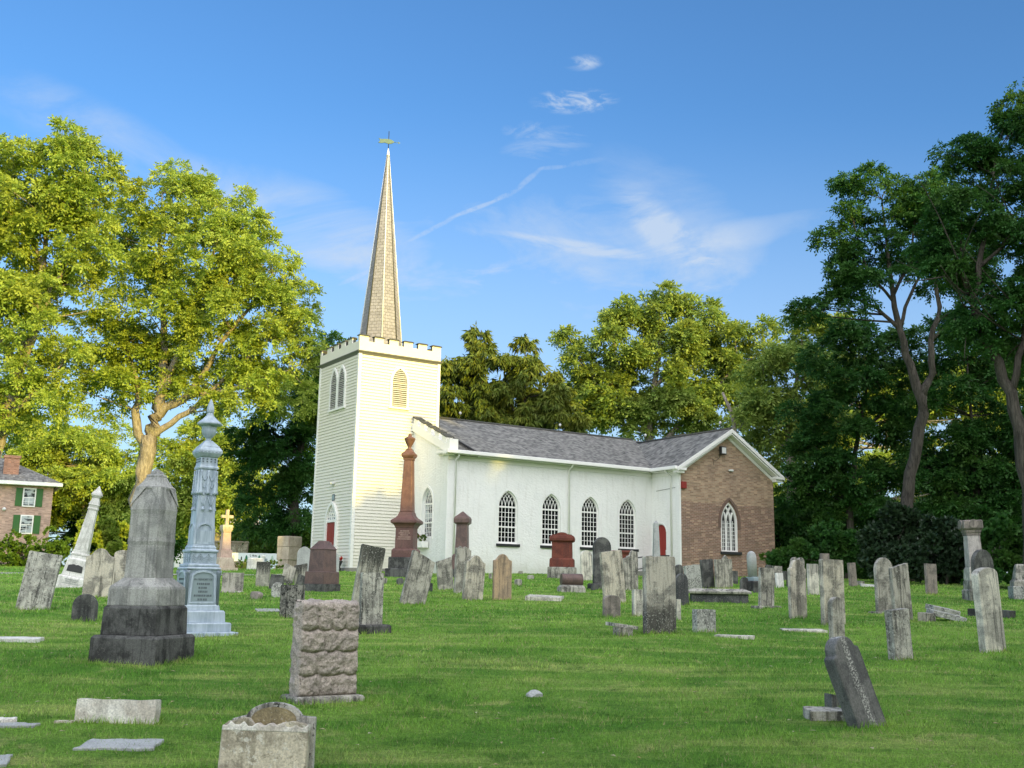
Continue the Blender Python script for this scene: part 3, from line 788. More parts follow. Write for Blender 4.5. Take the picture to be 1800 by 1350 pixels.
mb = MB().box(13.80, 13.90, -5.06, -4.80, -.6, 4.86); cpart(mb, 'corner_pilaster', M['stucco'])
# gable window: three lancet lights with intersecting tracery
def gable_window():
    W = Wg; c, a, z0, zs, zt = GW[0]; q = -.10
    mb = MB(); o = [(c - a + .05, z0)] + [(c + x * (a - .05) / a, zs + z * .96) for x, z in arch(a, zt - zs)][::-1] + [(c + a - .05, z0)]
    W.ribbon(mb, o, .11, q - .03, q + .07)
    W.quad(mb, c - a, c + a, z0, z0 + .06, q, q + .06)
    iw = a - .09; h = (zt - zs) * .9; r = (iw * iw + h * h) / (2 * iw)
    for i in (1, 2):
        x = -iw + 2 * iw * i / 3
        W.quad(mb, c + x - .045, c + x + .045, z0 + .06, zs, q - .02, q + .05)
        for sg in (1, -1):
            pts = []
            for j in range(16):
                t = 1.45 * j / 15; xx = x + sg * (-r + r * math.cos(t)); zz = r * math.sin(t)
                if math.hypot(abs(xx) - (iw - r), zz) <= r + .02: pts.append((c + xx, zs + zz))
                else: break
            W.ribbon(mb, pts, .075, q - .02, q + .048)
    fr = cpart(mb, 'gable_window', M['trim'])
    mb = MB()
    for i in range(3):
        for m_ in (-.0,):
            xm = c - iw + 2 * iw * (i + .5) / 3
            W.quad(mb, xm - .010, xm + .010, z0 + .06, zs + .1, q - .01, q + .012)
        for j in range(1, 8):
            z = z0 + .06 + (zs + .1 - z0) * j / 8; W.quad(mb, c - iw + 2 * iw * i / 3 + .045, c - iw + 2 * iw * (i + 1) / 3 - .045, z - .009, z + .009, q - .01, q + .010)
    mb.build('muntins', M['trim'], fr)
    mb = MB(); pl = [(c - a + .02, z0)] + [(c + x * .98, zs + z * .98) for x, z in arch(a, zt - zs)][::-1] + [(c + a - .02, z0)]
    mb.add([W.p(x, z, q - .015) for x, z in pl][::-1], [list(range(len(pl)))]); mb.build('pane', M['glass'], fr)
    mb = MB(); W.quad(mb, c - a - .06, c + a + .16, z0 - .13, z0 - .003, -.02, .09); mb.build('sill', M['blacksill'], fr, .006)
    mb = MB(); W.ribbon(mb, [(c + x * 1.16, zs - .25 + z * 1.0 + (.25 if abs(x) < a * .999 else .0)) for x, z in arch(a, (zt - zs) * 1.16)], .13, -.01, .05)
    mb.build('hood_mould', M['brickarch'], fr)
M['brickarch'] = paint('brick_hood', (.17, .115, .09), .4, .9, .5, 9)
gable_window()
# cornices, gutters, pipes
def rafter(xe, ze, xr, zr, y0, y1, drop0, drop1, mat, name):
    P = [(x, y, z - d) for y in (y0, y1) for x, z, d in ((xe, ze, drop0), (xr, zr, drop0), (xr, zr, drop1), (xe, ze, drop1))]
    mb = MB().add(P, [(0, 1, 2, 3), (7, 6, 5, 4), (0, 4, 5, 1), (1, 5, 6, 2), (2, 6, 7, 3), (3, 7, 4, 0)])
    return cpart(mb, name, mat)
for sg in (-1, 1):
    rafter(16.9 + sg * 3.46, 4.93, 16.9, 6.985, -5.40, -5.363, .02, .20, M['trim'], 'barge_board')
    rafter(16.9 + sg * 3.30, 4.90, 16.9, 6.86, -5.36, -5.023, .10, .16, M['trim'], 'soffit')
    rafter(16.9 + sg * 3.10, 4.80, 16.9, 6.70, -5.06, -5.022, .0, .16, M['trim'], 'rake_frieze')
    x0, x1 = sorted((16.9 + sg * 3.48, 16.9 + sg * 2.92))
    mb = MB().box(x0, x1, -5.39, -5.02, 4.78, 4.90); mb.box(x0 + .05, x1 - .05, -5.30, -5.021, 4.66, 4.78); cpart(mb, 'cornice_return', M['trim'], bevel=.01)
mb = MB().box(2.50, 13.50, -3.58, -3.42, 4.83, 4.985); mb.box(2.50, 13.80, -3.42, -3.10, 4.80, 4.86); mb.box(2.78, 13.84, -3.14, -3.10, 4.62, 4.80)
mb.box(2.50, 2.66, -3.42, -2.55, 4.84, 4.95); mb.box(2.66, 2.78, -3.42, -2.5, 4.78, 4.85)
cpart(mb, 'gutter', M['trim'], bevel=.02)
mb = MB().box(13.32, 13.48, -5.34, -3.60, 4.81, 4.965); mb.box(13.48, 13.85, -5.30, -3.45, 4.78, 4.84); mb.box(13.81, 13.85, -5.02, -3.14, 4.60, 4.78)
cpart(mb, 'gutter', M['trim'], bevel=.02)
for x, y in ((3.13, -3.15), (8.98, -3.15)):
    mb = MB().tube([(x, -3.46, 4.85), (x, -3.40, 4.75), (x, y - .01, 4.60), (x, y - .01, .05)], .045, 10); cpart(mb, 'downpipe', M['trim'])
mb = MB().tube([(13.44, -4.50, 4.83), (13.55, -4.50, 4.70), (13.80, -4.50, 4.55), (13.80, -4.50, .3)], .045, 10); cpart(mb, 'downpipe', M['trim'])
for x, y, z in ((6.35, 2.1, 7.2), (12.25, 2.1, 7.2), (16.9, -4.6, 6.97), (16.9, 0.9, 6.97)):
    mb = MB().tube([(x, y, z), (x, y, z + .42)], .012, 6); r = cpart(mb, 'lightning_rod', M['metal'])
    MB().lathe([(z + .30, .0), (z + .33, .05), (z + .38, .07), (z + .43, .05), (z + .46, 0)], x, y, 12).build('rod_ball', M['alu'], r)
# tower louvres
def louvre(W, c, a, z0, zs, zt, label=None):
    mb = MB(); o = [(c - a, z0)] + [(c + x, zs + z) for x, z in arch(a, zt - zs)][::-1] + [(c + a, z0)]
    W.ribbon(mb, o, .10, .0, .085); W.quad(mb, c - a - .09, c + a + .09, z0 - .09, z0, .0, .11)
    fr = cpart(mb, 'louvre_window', M['trim'], label=label)
    mb = MB(); n = int((zt - z0) / .085); r = (a * a + (zt - zs) ** 2) / (2 * a)
    for i in range(n):
        z = z0 + .03 + i * (zt - z0 - .02) / n
        hw = a - .03 if z < zs else max(0, (a - r) + math.sqrt(max(0, r * r - (z - zs) ** 2)) - .03)
        if hw < .04: continue
        P = [W.p(c - hw, z, .070), W.p(c + hw, z, .070), W.p(c + hw, z + .055, .030), W.p(c - hw, z + .055, .030)]
        P += [W.p(c - hw, z + .010, .078), W.p(c + hw, z + .010, .078), W.p(c + hw, z + .065, .038), W.p(c - hw, z + .065, .038)]
        mb.add(P, [(0, 1, 2, 3), (7, 6, 5, 4), (0, 4, 5, 1), (1, 5, 6, 2), (2, 6, 7, 3), (3, 7, 4, 0)])
    mb.build('slats', M['slat'], fr)
    mb = MB(); mb.add([W.p(x, z, .028) for x, z in o][::-1], [list(range(len(o)))]); mb.build('shadow_board', M['blacksill'], fr)
Wts = Wall((0, 0, 0), (1, 0, 0), (0, -1, 0)); Wtw = Wall((0, 0, 0), (0, -1, 0), (-1, 0, 0))
louvre(Wts, 1.97, .41, 7.12, 8.25, 8.90)
louvre(Wtw, -1.63, .37, 7.13, 8.25, 9.0); louvre(Wtw, -2.47, .37, 7.13, 8.25, 9.0)
# west door
def west_door():
    W = Wtw; c, a, z0, zs, zt = -1.98, .56, .12, 2.10, 2.92
    mb = MB(); o = [(c - a, z0)] + [(c + x, zs + z) for x, z in arch(a, zt - zs)][::-1] + [(c + a, z0)]
    W.ribbon(mb, o, .13, .0, .13); W.quad(mb, c - a + .06, c + a - .06, zs - .02, zs + .10, .01, .09)
    fr = cpart(mb, 'west_door', M['trim'])
    mb = MB()
    for i in range(8):
        x0 = c - a + .06 + i * (2 * a - .12) / 8; g = .018 if i == 4 else .006
        W.quad(mb, x0 + g, x0 + (2 * a - .12) / 8 - .004, z0, zs - .02, .01, .045)
    mb.build('door_leaf', M['door'], fr)
    mb = MB(); W.quad(mb, c + .03, c + .06, 1.05, 1.20, .045, .085); mb.build('handle', M['alu'], fr)
    mb = MB(); mb.add([W.p(x, z, .02) for x, z in [(c - a, zs + .1)] + [(c + x * .97, zs + z) for x, z in arch(a, zt - zs)][::-1] + [(c + a, zs + .1)]][::-1], [list(range(23))]); mb.build('fanlight_pane', M['glasspale'], fr)
    mb = MB(); iw = a - .06; h = zt - zs - .05; r = (iw * iw + h * h) / (2 * iw)
    for i in range(6):
        x0 = -iw + 2 * iw * i / 5
        for sg in (1, -1):
            pts = []
            for j in range(14):
                t = 1.4 * j / 13; xx = x0 + sg * (-r + r * math.cos(t)); zz = r * math.sin(t)
                if math.hypot(abs(xx) - (iw - r), zz) <= r + .01 and abs(xx) <= iw + .001: pts.append((c + xx, zs + .08 + zz))
                else: break
            if len(pts) > 2: W.ribbon(mb, pts, .025, .02, .045)
    mb.build('fanlight_tracery', M['trim'], fr)
    mb = MB(); W.quad(mb, c - .14, c + .14, 3.02, 3.30, .01, .045); s = cpart(mb, 'door_plaque', M['zincdark'], bevel=.01)
    mb = MB(); W.quad(mb, c - .09, c + .09, 3.06, 3.26, .045, .052); mb.build('plaque_face', M['zincplate'], s)
    mb = MB()
    mb.lathe([(0, .0), (.02, .10), (.07, .13), (.11, .11), (.14, .04), (.15, 0)], 0, 0, 16); l = cpart(mb, 'wall_lamp', M['alu']); l.location = W.p(c - .05, 3.70, .09)
    mb = MB().box(-1.0, -.02, 1.2, 2.8, -.5, .10); cpart(mb, 'door_step', M['stonefoot'], bevel=.02)
west_door()
# red side door under a flat arch
mb = MB()
for i in range(6):
    x0 = .56 - .40 + i * .80 / 6
    x1 = x0 + .80 / 6 - .004; xm = (x0 + x1) / 2 - .56
    zt = 2.02 + .38 * math.sqrt(max(0.02, 1 - (xm / .42) ** 2))
    Wt.quad(mb, x0, x1, .25, zt - .03, -.15, -.10)
td = cpart(mb, 'side_door', M['door'])
mb = MB(); Wt.quad(mb, .88, .91, 1.0, 1.22, -.10, -.05); mb.build('handle', M['alu'], td)
mb = MB(); Wt.quad(mb, .16, .96, .24, 2.36, -.18, -.155); mb.build('door_backing', M['metal'], td)
mb = MB(); Wt.ribbon(mb, [(.56 + x * 1.08, 2.05 + z) for x, z in arch(.42, .42)], .05, -.01, .02); mb.build('drip_mould', M['stucco'], td)
mb = MB().box(12.55, 13.84, -4.35, -2.95 - .2, -.4, .24); cpart(mb, 'door_landing', M['stonefoot'], bevel=.02)
# floodlight, junction box, cables
mb = MB().box(16.28, 16.62, -5.28, -5.12, 5.72, 6.10); f = cpart(mb, 'floodlight', M['metal'], bevel=.02); 
mb = MB().box(16.32, 16.58, -5.286, -5.279, 5.77, 6.05); mb.build('lens', M['alu'], f)
mb = MB().tube([(16.45, -5.02, 5.80), (16.45, -5.13, 5.85)], .03, 8); mb.build('bracket', M['metal'], f)
mb = MB().tube([(16.45, -5.035, 5.75), (16.35, -5.03, 5.55), (16.10, -5.03, 5.40), (15.95, -5.03, 5.48), (16.02, -5.03, 5.22)], .012, 6); mb.build('cable', M['metal'], f)
mb = MB().box(13.92, 14.2, -5.14, -5.02, 3.98, 4.30); cpart(mb, 'alarm_box', M['door'], bevel=.02)
mb = MB().box(16.96, 17.24, -5.09, -5.02, 4.98, 5.08); cpart(mb, 'gable_lamp', M['alu'], bevel=.02)
mb = MB().tube([(13.83, -3.45, 3.95), (13.83, -4.98, 4.05)], .010, 6); cpart(mb, 'cable', M['trimgrey'])
# ---------------------------------------------------------------- headstones
R33 = math.radians(33.1)
def profile(st, w, h, r):
    a = w / 2; B = -.16
    def jag(p, n, amp):
        q = []
        for i in range(len(p) - 1):
            for j in range(n):
                t = j / n; q.append((p[i][0] + (p[i + 1][0] - p[i][0]) * t + r.uniform(-amp, amp), p[i][1] + (p[i + 1][1] - p[i][1]) * t + r.uniform(-amp, amp)))
        return q + [p[-1]]
    j = min(.006, w * .012)
    if st == 'flat': top = jag([(a, h * .985), (a * .94, h), (-a * .94, h), (-a, h * .985)], 4, j)
    elif st == 'slantr': top = jag([(a, h - w * .22), (-a * .9, h), (-a, h - .015)], 5, j)
    elif st == 'slantl': top = jag([(a, h - .01), (a * .93, h), (-a, h - w * .16)], 5, j)
    elif st == 'round': top = [(a * math.cos(t), h - a * .95 + a * .95 * math.sin(t)) for t in np.linspace(0, PI, 17)]
    elif st == 'arc': top = [(a * math.cos(t), h - a * .45 + a * .45 * math.sin(t)) for t in np.linspace(0, PI, 15)]
    elif st == 'shoulder':
        b = a * .74; z0 = h - b * .95
        top = [(a, z0 - .06), (a * .97, z0 - .015), (b * 1.04, z0)] + [(b * math.cos(t), z0 + b * .95 * math.sin(t)) for t in np.linspace(.12, PI - .12, 13)] + [(-b * 1.04, z0), (-a * .97, z0 - .015), (-a, z0 - .06)]
    elif st == 'camel':
        z0 = h - w * .30
        cv = [(1, -.02), (.92, .02), (.80, .06), (.66, .20), (.52, .48), (.36, .78), (.18, .95), (0, 1)]
        top = [(a * x, z0 + (h - z0) * z) for x, z in cv] + [(-a * x, z0 + (h - z0) * z) for x, z in cv[-2::-1]]
    elif st == 'gothic': top = [(x, h - a * 1.1 + z) for x, z in arch(a, a * 1.1, 8)]
    elif st == 'point': top = [(a, h - w * .45), (a * .8, h - w * .40), (0, h), (-a * .8, h - w * .40), (-a, h - w * .45)]
    elif st == 'ragged': top = jag([(a, h * .90), (a * .55, h * .95), (a * .2, h * .99), (-a * .2, h * .95), (-a * .5, h * .99), (-a * .8, h * .93), (-a, h * .94)], 3, w * .035)
    elif st == 'broken': top = jag([(a, h * .96), (a * .2, h), (-a * .15, h * .88), (-a * .35, h * .86), (-a * .6, h * .80), (-a, h * .78)], 3, w * .03)
    elif st == 'twin':
        top = [(a * .5 + a * .5 * math.cos(t), h - a * .5 + a * .5 * math.sin(t)) for t in np.linspace(0, PI, 9)] + [(-a * .5 + a * .5 * math.cos(t), h - a * .5 + a * .5 * math.sin(t)) for t in np.linspace(.0, PI, 9)][1:]
    else: raise ValueError(st)
    n = 4
    side = lambda x, z1: [(x + r.uniform(-j, j) * .7, B + (z1 - B) * i / n) for i in range(1, n)]
    return [(-a, B), (a, B)] + side(a, top[0][1]) + list(top) + side(-a, top[-1][1])[::-1]
FEET = []
STONES = 'weathered headstones standing on the churchyard grass'
def headstone(x, y, w, h, st, mat, lean=0, label='', yaw=R33, t=.085, tilt=0.0, Y=None, base=None, cat='headstone', taper=1.0, group=STONES):
    P = gpos(x, y, Y); s = ppm(P)
    az = math.atan2(P[0], P[1])
    phi = yaw + az                                   # how far the face is turned from us
    W = (w / s - t * abs(math.sin(phi)) * .9) / max(.45, abs(math.cos(phi)))
    W = max(W, .06); Hh = h / s
    r = random.Random(int(x * 7 + y * 13))
    o = empty('headstone', P, yaw, label, cat, group) if base else None
    FEET.append((P, yaw, W, t if not base else t * 3, Hh))
    prof = profile(st, W, Hh / math.cos(math.atan2(lean, h)), r)
    if taper != 1.0: prof = [(px_ * (1 - (1 - taper) * max(0, z) / Hh), z) for px_, z in prof]
    mb = MB().prism(prof, -t / 2, t / 2)
    m = mb.build('slab' if base else 'headstone', M[mat], o, min(.012, t * .13))
    la = math.atan2(lean, h)
    if base:
        bw, bh, bm = base; bw = bw / s / max(.5, abs(math.cos(phi))) - t * .3; bh /= s
        b = MB().stack([(-.12, bw / 2, t * 1.5), (bh * .82, bw / 2, t * 1.5), (bh, bw / 2 - .02, t * 1.5 - .02)])
        b.build('base', M[bm], o, .012)
        m.location = (0, 0, bh * .9); m.rotation_euler = (tilt, la, 0)
        return o
    m.location = tuple(P); m.rotation_euler = Matrix.Rotation(yaw, 3, 'Z').to_euler()
    m.rotation_mode = 'XYZ'
    R = Matrix.Rotation(yaw, 3, 'Z') @ Matrix.Rotation(la, 3, 'Y') @ Matrix.Rotation(tilt, 3, 'X')
    m.rotation_euler = R.to_euler()
    return tag(m, label, cat, group)
HS = headstone
# left of the church
HS(57, 1072, 56, 99, 'flat', 'mottle', 14, 'tall flat topped slab mottled black and white, leaning right at the far left', yaw=.15, t=.10)
HS(147, 1092, 43, 47, 'round', 'dark', 1, 'small dark round topped stone just left of the big dark stepped monument', yaw=.1)
HS(169, 1050, 48, 85, 'camel', 'pale', 2, 'grey headstone with scrolled shoulders right beside the leaning white obelisk', yaw=.1)
HS(212, 1043, 34, 75, 'arc', 'pale', 1, 'plain pale headstone half hidden behind the shaft of the big dark monument', yaw=.1)
HS(408, 1042, 37, 32, 'flat', 'grey', 0, 'low square grey block stone on a thin flat base, right of the blue grey monument', yaw=.2, t=.16, base=(43, 3, 'grey'))
HS(461, 1031, 24, 43, 'flat', 'darktop', 0, 'pale slab with dark run stains from its top, standing in front of the white banner', yaw=.1)
HS(450, 1053, 22, 13, 'arc', 'brownstone', 2, 'tiny low brown curved marker alone on the grass right of the square grey block', yaw=-.5, t=.16)
HS(484, 1036, 24, 25, 'flat', 'dark', 3, 'short dark slab behind the small lichen spotted stone', yaw=.1)
HS(503, 1028, 21, 36, 'slantr', 'greyfoot', 6, 'grey streaked slab leaning right against its near twin, left of the brown granite monument', yaw=.1)
HS(528, 1028, 23, 37, 'slantl', 'darktop', -1, 'pale slab with a stained sloping top, touching the left flank of the brown granite monument', yaw=.1)
HS(527, 1031, 17, 21, 'slantr', 'dark', 5, 'small near black leaning stone at the left foot of the brown granite monument', yaw=.1)
HS(533, 1014, 25, 50, 'gothic', 'cleangrey', 0, 'clean pale grey softly pointed headstone behind the left of the brown granite monument', yaw=.2, Y=39)
HS(586, 1016, 18, 46, 'round', 'cleangrey', 0, 'pale grey round topped stone peeping out on the right of the brown granite monument', yaw=.2, Y=36)
HS(487, 1050, 21, 26, 'round', 'lichen', 0, 'small round stone thickly spotted with pale lichen, behind the black stained slab', yaw=.2, t=.12)
HS(512, 1086, 42, 57, 'flat', 'blackstain', 0, 'square slab stained almost black with a white foot, behind the rough granite block', yaw=-.12, t=.12)
HS(639, 1062, 44, 101, 'flat', 'darktop', 15, 'tall leaning slab with a black stained top, behind the slab on the dark plinth', t=.08)
HS(650, 1113, 42, 91, 'flat', 'mottle', 0, 'upright slab freckled black and white on a dark plinth block', t=.09, base=(66, 15, 'darkbase'))
HS(676, 1027, 9, 11, 'arc', 'grey', 0, 'tiny grey footstone nearest the leaning black topped slab', t=.09)
HS(703, 1028, 13, 12, 'round', 'dark', 0, 'tiny round footstone just left of the strongly leaning grey slab', t=.12)
HS(756, 1040, 9, 15, 'arc', 'dark', 0, 'tiny dark footstone just right of the strongly leaning grey slab', t=.09)
HS(724, 1062, 45, 89, 'slantr', 'grey', 22, 'grey slab with a sloping top leaning strongly right, in front of the red column monument')
HS(784, 1037, 28, 55, 'slantl', 'grey', -7, 'smaller grey slab tipping left, second to the right of the strongly leaning slab')
HS(811, 1043, 28, 83, 'ragged', 'grey', 2, 'tall narrow stone with a ragged worn top, in front of the brown pointed obelisk')
HS(830, 1055, 37, 78, 'camel', 'pale', 6, 'grey brown stone with scrolled shoulders leaning right, left of the orange one')
HS(882, 1055, 34, 80, 'camel', 'orange', 0, 'orange sandstone headstone with scrolled shoulders, standing alone before the white church wall')
for x, y, w, h, lb in ((862, 1018, 6, 10, 'tiny grey footstone just left of the orange headstone top'), (915, 1007, 8, 5, 'tiniest pale footstone close under the church wall, left of the red monument'),
                       (933, 1018, 12, 7, 'flat little grey footstone on the lawn halfway between the orange headstone and the red monument'), (911, 1029, 13, 11, 'small square grey footstone right beside the orange headstone')):
    HS(x, y, w, h, 'arc', 'grey', 0, lb, t=.14)
HS(992, 1016, 13, 12, 'flat', 'pale', 1, 'short pale post stone directly behind the barrel shaped gravestone', t=.14)
HS(1031, 1020, 21, 52, 'round', 'palewhite', -1, 'round topped stone half white and half black stained, right of the red monument')
HS(1058, 1037, 33, 82, 'round', 'dark', 0, 'large dark round topped headstone on a black plinth, left of the leaning pale slab', base=(42, 11, 'darkbase'), t=.10)
HS(1081, 1060, 40, 90, 'flat', 'pale', -10, 'tall pale slab leaning left behind the small brown round stone')
HS(1075, 1085, 32, 38, 'arc', 'brownstone', 0, 'small brown round topped stone in front of the leaning pale slab')
HS(1108, 1038, 28, 70, 'broken', 'grey', 0, 'grey headstone with a jagged broken top, behind the big square slab')
HS(1121, 1083, 20, 46, 'flat', 'palewhite', 0, 'small whitish slab immediately left of the big square slab')
HS(1160, 1114, 58, 134, 'flat', 'greyfoot', -1, 'big square topped slab with a blackened lower half, largest in the middle of the yard', t=.10)
HS(1191, 1090, 12, 36, 'flat', 'palewhite', 0, 'thin strip of white stone showing behind the right edge of the big square slab')
HS(1195, 1042, 16, 49, 'round', 'dark', -2, 'dark round topped stone behind the white specked round one, right of the big square slab')
HS(1200, 1064, 23, 55, 'round', 'darkspot', -3, 'grey round topped stone specked white, at the left end of the long ledger tomb')
HS(1220, 1037, 29, 43, 'flat', 'lichen', -5, 'lichen patched slab tipping left behind the long ledger tomb')
HS(1245, 1034, 23, 50, 'flat', 'dark', -4, 'dark leaning slab in front of the brick gable, left of its paler neighbour')
HS(1273, 1034, 31, 50, 'flat', 'grey', -2, 'olive grey slab in front of the brick gable window, right of the dark leaning slab')
HS(1275, 1024, 21, 50, 'point', 'grey', 0, 'stone with a pointed top peeping over the olive grey slab below the gable window', Y=38)
HS(1291, 1017, 12, 23, 'flat', 'dark', 0, 'short dark stone at the right shoulder of the olive grey slab', Y=38)
HS(1309, 1041, 17, 26, 'round', 'dark', 0, 'small dark round stone at the right end of the long ledger tomb')
HS(1338, 1005, 8, 16, 'flat', 'orange', 0, 'narrow pinkish stone far back by the corner of the brick gable', Y=44)
HS(1352, 1006, 14, 26, 'ragged', 'dark', 0, 'dark stone with a ragged top far back by the corner of the brick gable', Y=43)
HS(1367, 1027, 17, 36, 'flat', 'grey', 0, 'greenish grey slab behind the white leaning fragment', Y=36)
HS(1371, 1029, 14, 27, 'slantl', 'white', 4, 'bright white fragment leaning against a greenish grey slab', tilt=-.2, Y=35.5, t=.06)
HS(1347, 1069, 27, 66, 'flat', 'grey', 3, 'grey slab with stained middle on a flat footing, right of the ledger tomb', base=(40, 4, 'grey'))
HS(1380, 1015, 8, 16, 'flat', 'dark', 0, 'small dark stone far back under the shrubs, left of the twin scroll stone', Y=43)
HS(1404, 1062, 25, 78, 'twin', 'grey', 0, 'stone with two rounded lobes on top, peeping over the tall shouldered stone', Y=27.5)
HS(1403, 1087, 32, 102, 'shoulder', 'pale', 0, 'tall shouldered stone streaked brown, standing before the twin lobed one')
HS(1430, 1046, 20, 54, 'flat', 'palewhite', 0, 'whitish square slab just right of the tall shouldered stone')
HS(1430, 1024, 12, 38, 'flat', 'dark', 0, 'dark narrow stone showing above the whitish square slab', Y=37)
HS(1452, 1046, 16, 71, 'flat', 'brownstone', 0, 'narrow brown stone showing behind the left edge of the tall square slab on the right', Y=32)
HS(1465, 1098, 41, 113, 'flat', 'pale', 0, 'tall square pale slab behind the narrow round headed stone on the right', t=.10)
HS(1500, 1031, 14, 41, 'flat', 'brownstone', -3, 'small brown slab tipping left in front of the dark shrubs')
HS(1557, 1078, 33, 94, 'round', 'grey', -1, 'round topped grey stone on a flat footing, behind the slab with the sloping top', base=(44, 3, 'grey'))
HS(1588, 1092, 33, 100, 'slantl', 'grey', -7, 'tall grey slab with a sloping top leaning left, behind the black and white speckled stone')
HS(1584, 1160, 40, 87, 'flat', 'mottle', -6, 'short thick slab speckled black and white, in front of the tall sloping topped slab', t=.12)
HS(1472, 1134, 27, 83, 'round', 'grey', 0, 'narrow round headed stone right behind the big falling headstone', t=.10)
HS(1525, 1276, 62, 152, 'shoulder', 'trail', -53, 'big dark headstone falling left with a white lichen trail, nearest on the right', t=.13, tilt=-.12)
HS(1638, 1045, 20, 53, 'flat', 'brownstone', 0, 'small upright brown grey slab alone before the dark shrubs on the right')
HS(1733, 1060, 37, 93, 'round', 'dark', -5, 'dark round headed stone overlapping the tall white shafted monument', t=.12)
HS(1746, 1146, 43, 146, 'arc', 'palewhite', -12, 'tall leaning stone with a dark head and a bright white middle, at the right edge', t=.12)

# ---------------------------------------------------------------- flat and fallen stones
def flatslab(name, x, y, w, dpt, h, mat, label, yaw=R33, tilt=(0, 0), jag=.02, Y=None, cat='grave slab', sink=.03):
    P = gpos(x, y, Y); s = ppm(P); r = random.Random(int(x * 3 + y)); a, b = w / s / 2, dpt / 2
    pts = []
    for (x0, y0), (x1, y1) in (((-a, -b), (a, -b)), ((a, -b), (a, b)), ((a, b), (-a, b)), ((-a, b), (-a, -b))):
        for j in range(5):
            t = j / 5; pts.append((x0 + (x1 - x0) * t + r.uniform(-jag, jag), y0 + (y1 - y0) * t + r.uniform(-jag, jag)))
    mb = MB(); mb.rings([[(px_, py_, z) for px_, py_ in pts] for z in (-sink - .05, h)])
    o = mb.build(name, M[mat], None, .008)
    o.location = tuple(P); o.rotation_euler = (tilt[0] + .047, tilt[1], yaw)
    return tag(o, label, cat)
flatslab('grave_slab', 25, 1127, 88, .30, .05, 'white', 'white flat slab cut off by the left edge of the photo', yaw=.1)
flatslab('grave_slab', 211, 1311, 128, .34, .02, 'cleangrey', 'grey blue flat plaque sunk in the grass at the front left', yaw=.08)
flatslab('grave_slab', 26, 1277, 78, .13, .02, 'cleangrey', 'grey flat stone in the grass at the left edge, level with the fallen white block', yaw=.05)
flatslab('stone_fragment', 10, 1272, 34, .08, .045, 'fresh', 'white splinter lying on the flat stone at the left edge', yaw=.05, cat='stone')
flatslab('grave_slab', -5, 1340, 34, .3, .02, 'cleangrey', 'corner of a grey flat stone at the bottom left corner', yaw=.3)
flatslab('stone_fragment', 112, 1270, 30, .06, .015, 'tan', 'thin buried edge of stone left of the fallen white block', yaw=.05, cat='stone')
HS(206, 1269, 140, 38, 'flat', 'fresh', 0, 'low snapped stub of a thick slab with a white broken top, front left', yaw=-.02, t=.13, tilt=-.10, cat='broken stone')
flatslab('grave_slab', 470, 1073, 40, .5, .02, 'cleangrey', 'thin grey slab flush with the grass left of the black stained stone', yaw=.3)
flatslab('grave_slab', 957, 1054, 62, .9, .09, 'palewhite', 'pale ledger slab lying on the grass below the barrel shaped stone', yaw=-.12, tilt=(.0, .03))
flatslab('grave_slab', 1291, 1121, 66, .16, .04, 'palewhite', 'broken whitish slab lying in the grass beside the short square stone', yaw=-.45)
flatslab('grave_slab', 1411, 1109, 76, .30, .03, 'palewhite', 'flat white slab lying in front of the tall shouldered stone', yaw=-.05)
flatslab('grave_slab', 1525, 1031, 24, .5, .08, 'white', 'bright white flat rubble slab before the dark shrubs', yaw=-.2, tilt=(0, .06))
flatslab('stone_block', 1513, 1028, 8, .3, .14, 'grey', 'small rubble lump beside the bright white slab before the dark shrubs', yaw=.2, cat='stone')
HS(1238, 1111, 40, 39, 'flat', 'lichen', 0, 'short square stone standing alone between the ledger tomb and the big square slab', t=.12)
for x, y, w, lb in ((1713, 1083, 14, 'low dark footing block left of the tall leaning stone at the right edge'), (1771, 1086, 17, 'low dark footing block right of the tall leaning stone at the right edge')):
    flatslab('footing_block', x, y, w, .25, .16, 'darkbase', lb, cat='stone')
# broken marker with a dark slab resting on it
HS(1095, 1118, 34, 15, 'flat', 'grey', 0, 'pale stub of a broken marker under a dark slab, left of the big square slab', t=.14, cat='broken stone')
P = gpos(1093, 1116); s = ppm(P)
mb = MB().box(-.24, .24, -.13, .13, 0, .055)
o = mb.build('stone_slab', M['mottle'], None, .008); o.location = (P[0], P[1] + .02, P[2] + .115); o.rotation_euler = (.05, .12, R33)
tag(o, 'dark broken slab resting on the pale stub left of the big square slab', 'broken stone')
# pile of broken slabs at the right
flatslab('stone_block', 1628, 1092, 22, .25, .17, 'grey', 'grey block under the tipped broken slabs on the right', cat='stone')
for i, (x, y, w, d_, tl, lb) in enumerate(((1662, 1091, 58, .45, (.05, .22), 'lower of two white faced broken slabs tipped over a block'), (1657, 1086, 50, .34, (.10, .17), 'upper of two white faced broken slabs tipped over a block'))):
    o = flatslab('broken_slab', x, y, w, d_, .06, 'lichen', lb, yaw=.0 + i * .25, tilt=tl, jag=.035, cat='broken stone', sink=0)
    o.location.z += .10 + .06 * i
# blocks by the falling stone
flatslab('footing_block', 1450, 1263, 66, .26, .085, 'grey', 'flat grey footing slab at the foot of the big falling headstone', yaw=.0, cat='stone')
HS(1463, 1250, 24, 30, 'slantr', 'dark', 0, 'dark upright wedge of stone behind the big falling headstone, on its footing', yaw=.3, t=.12, cat='stone')
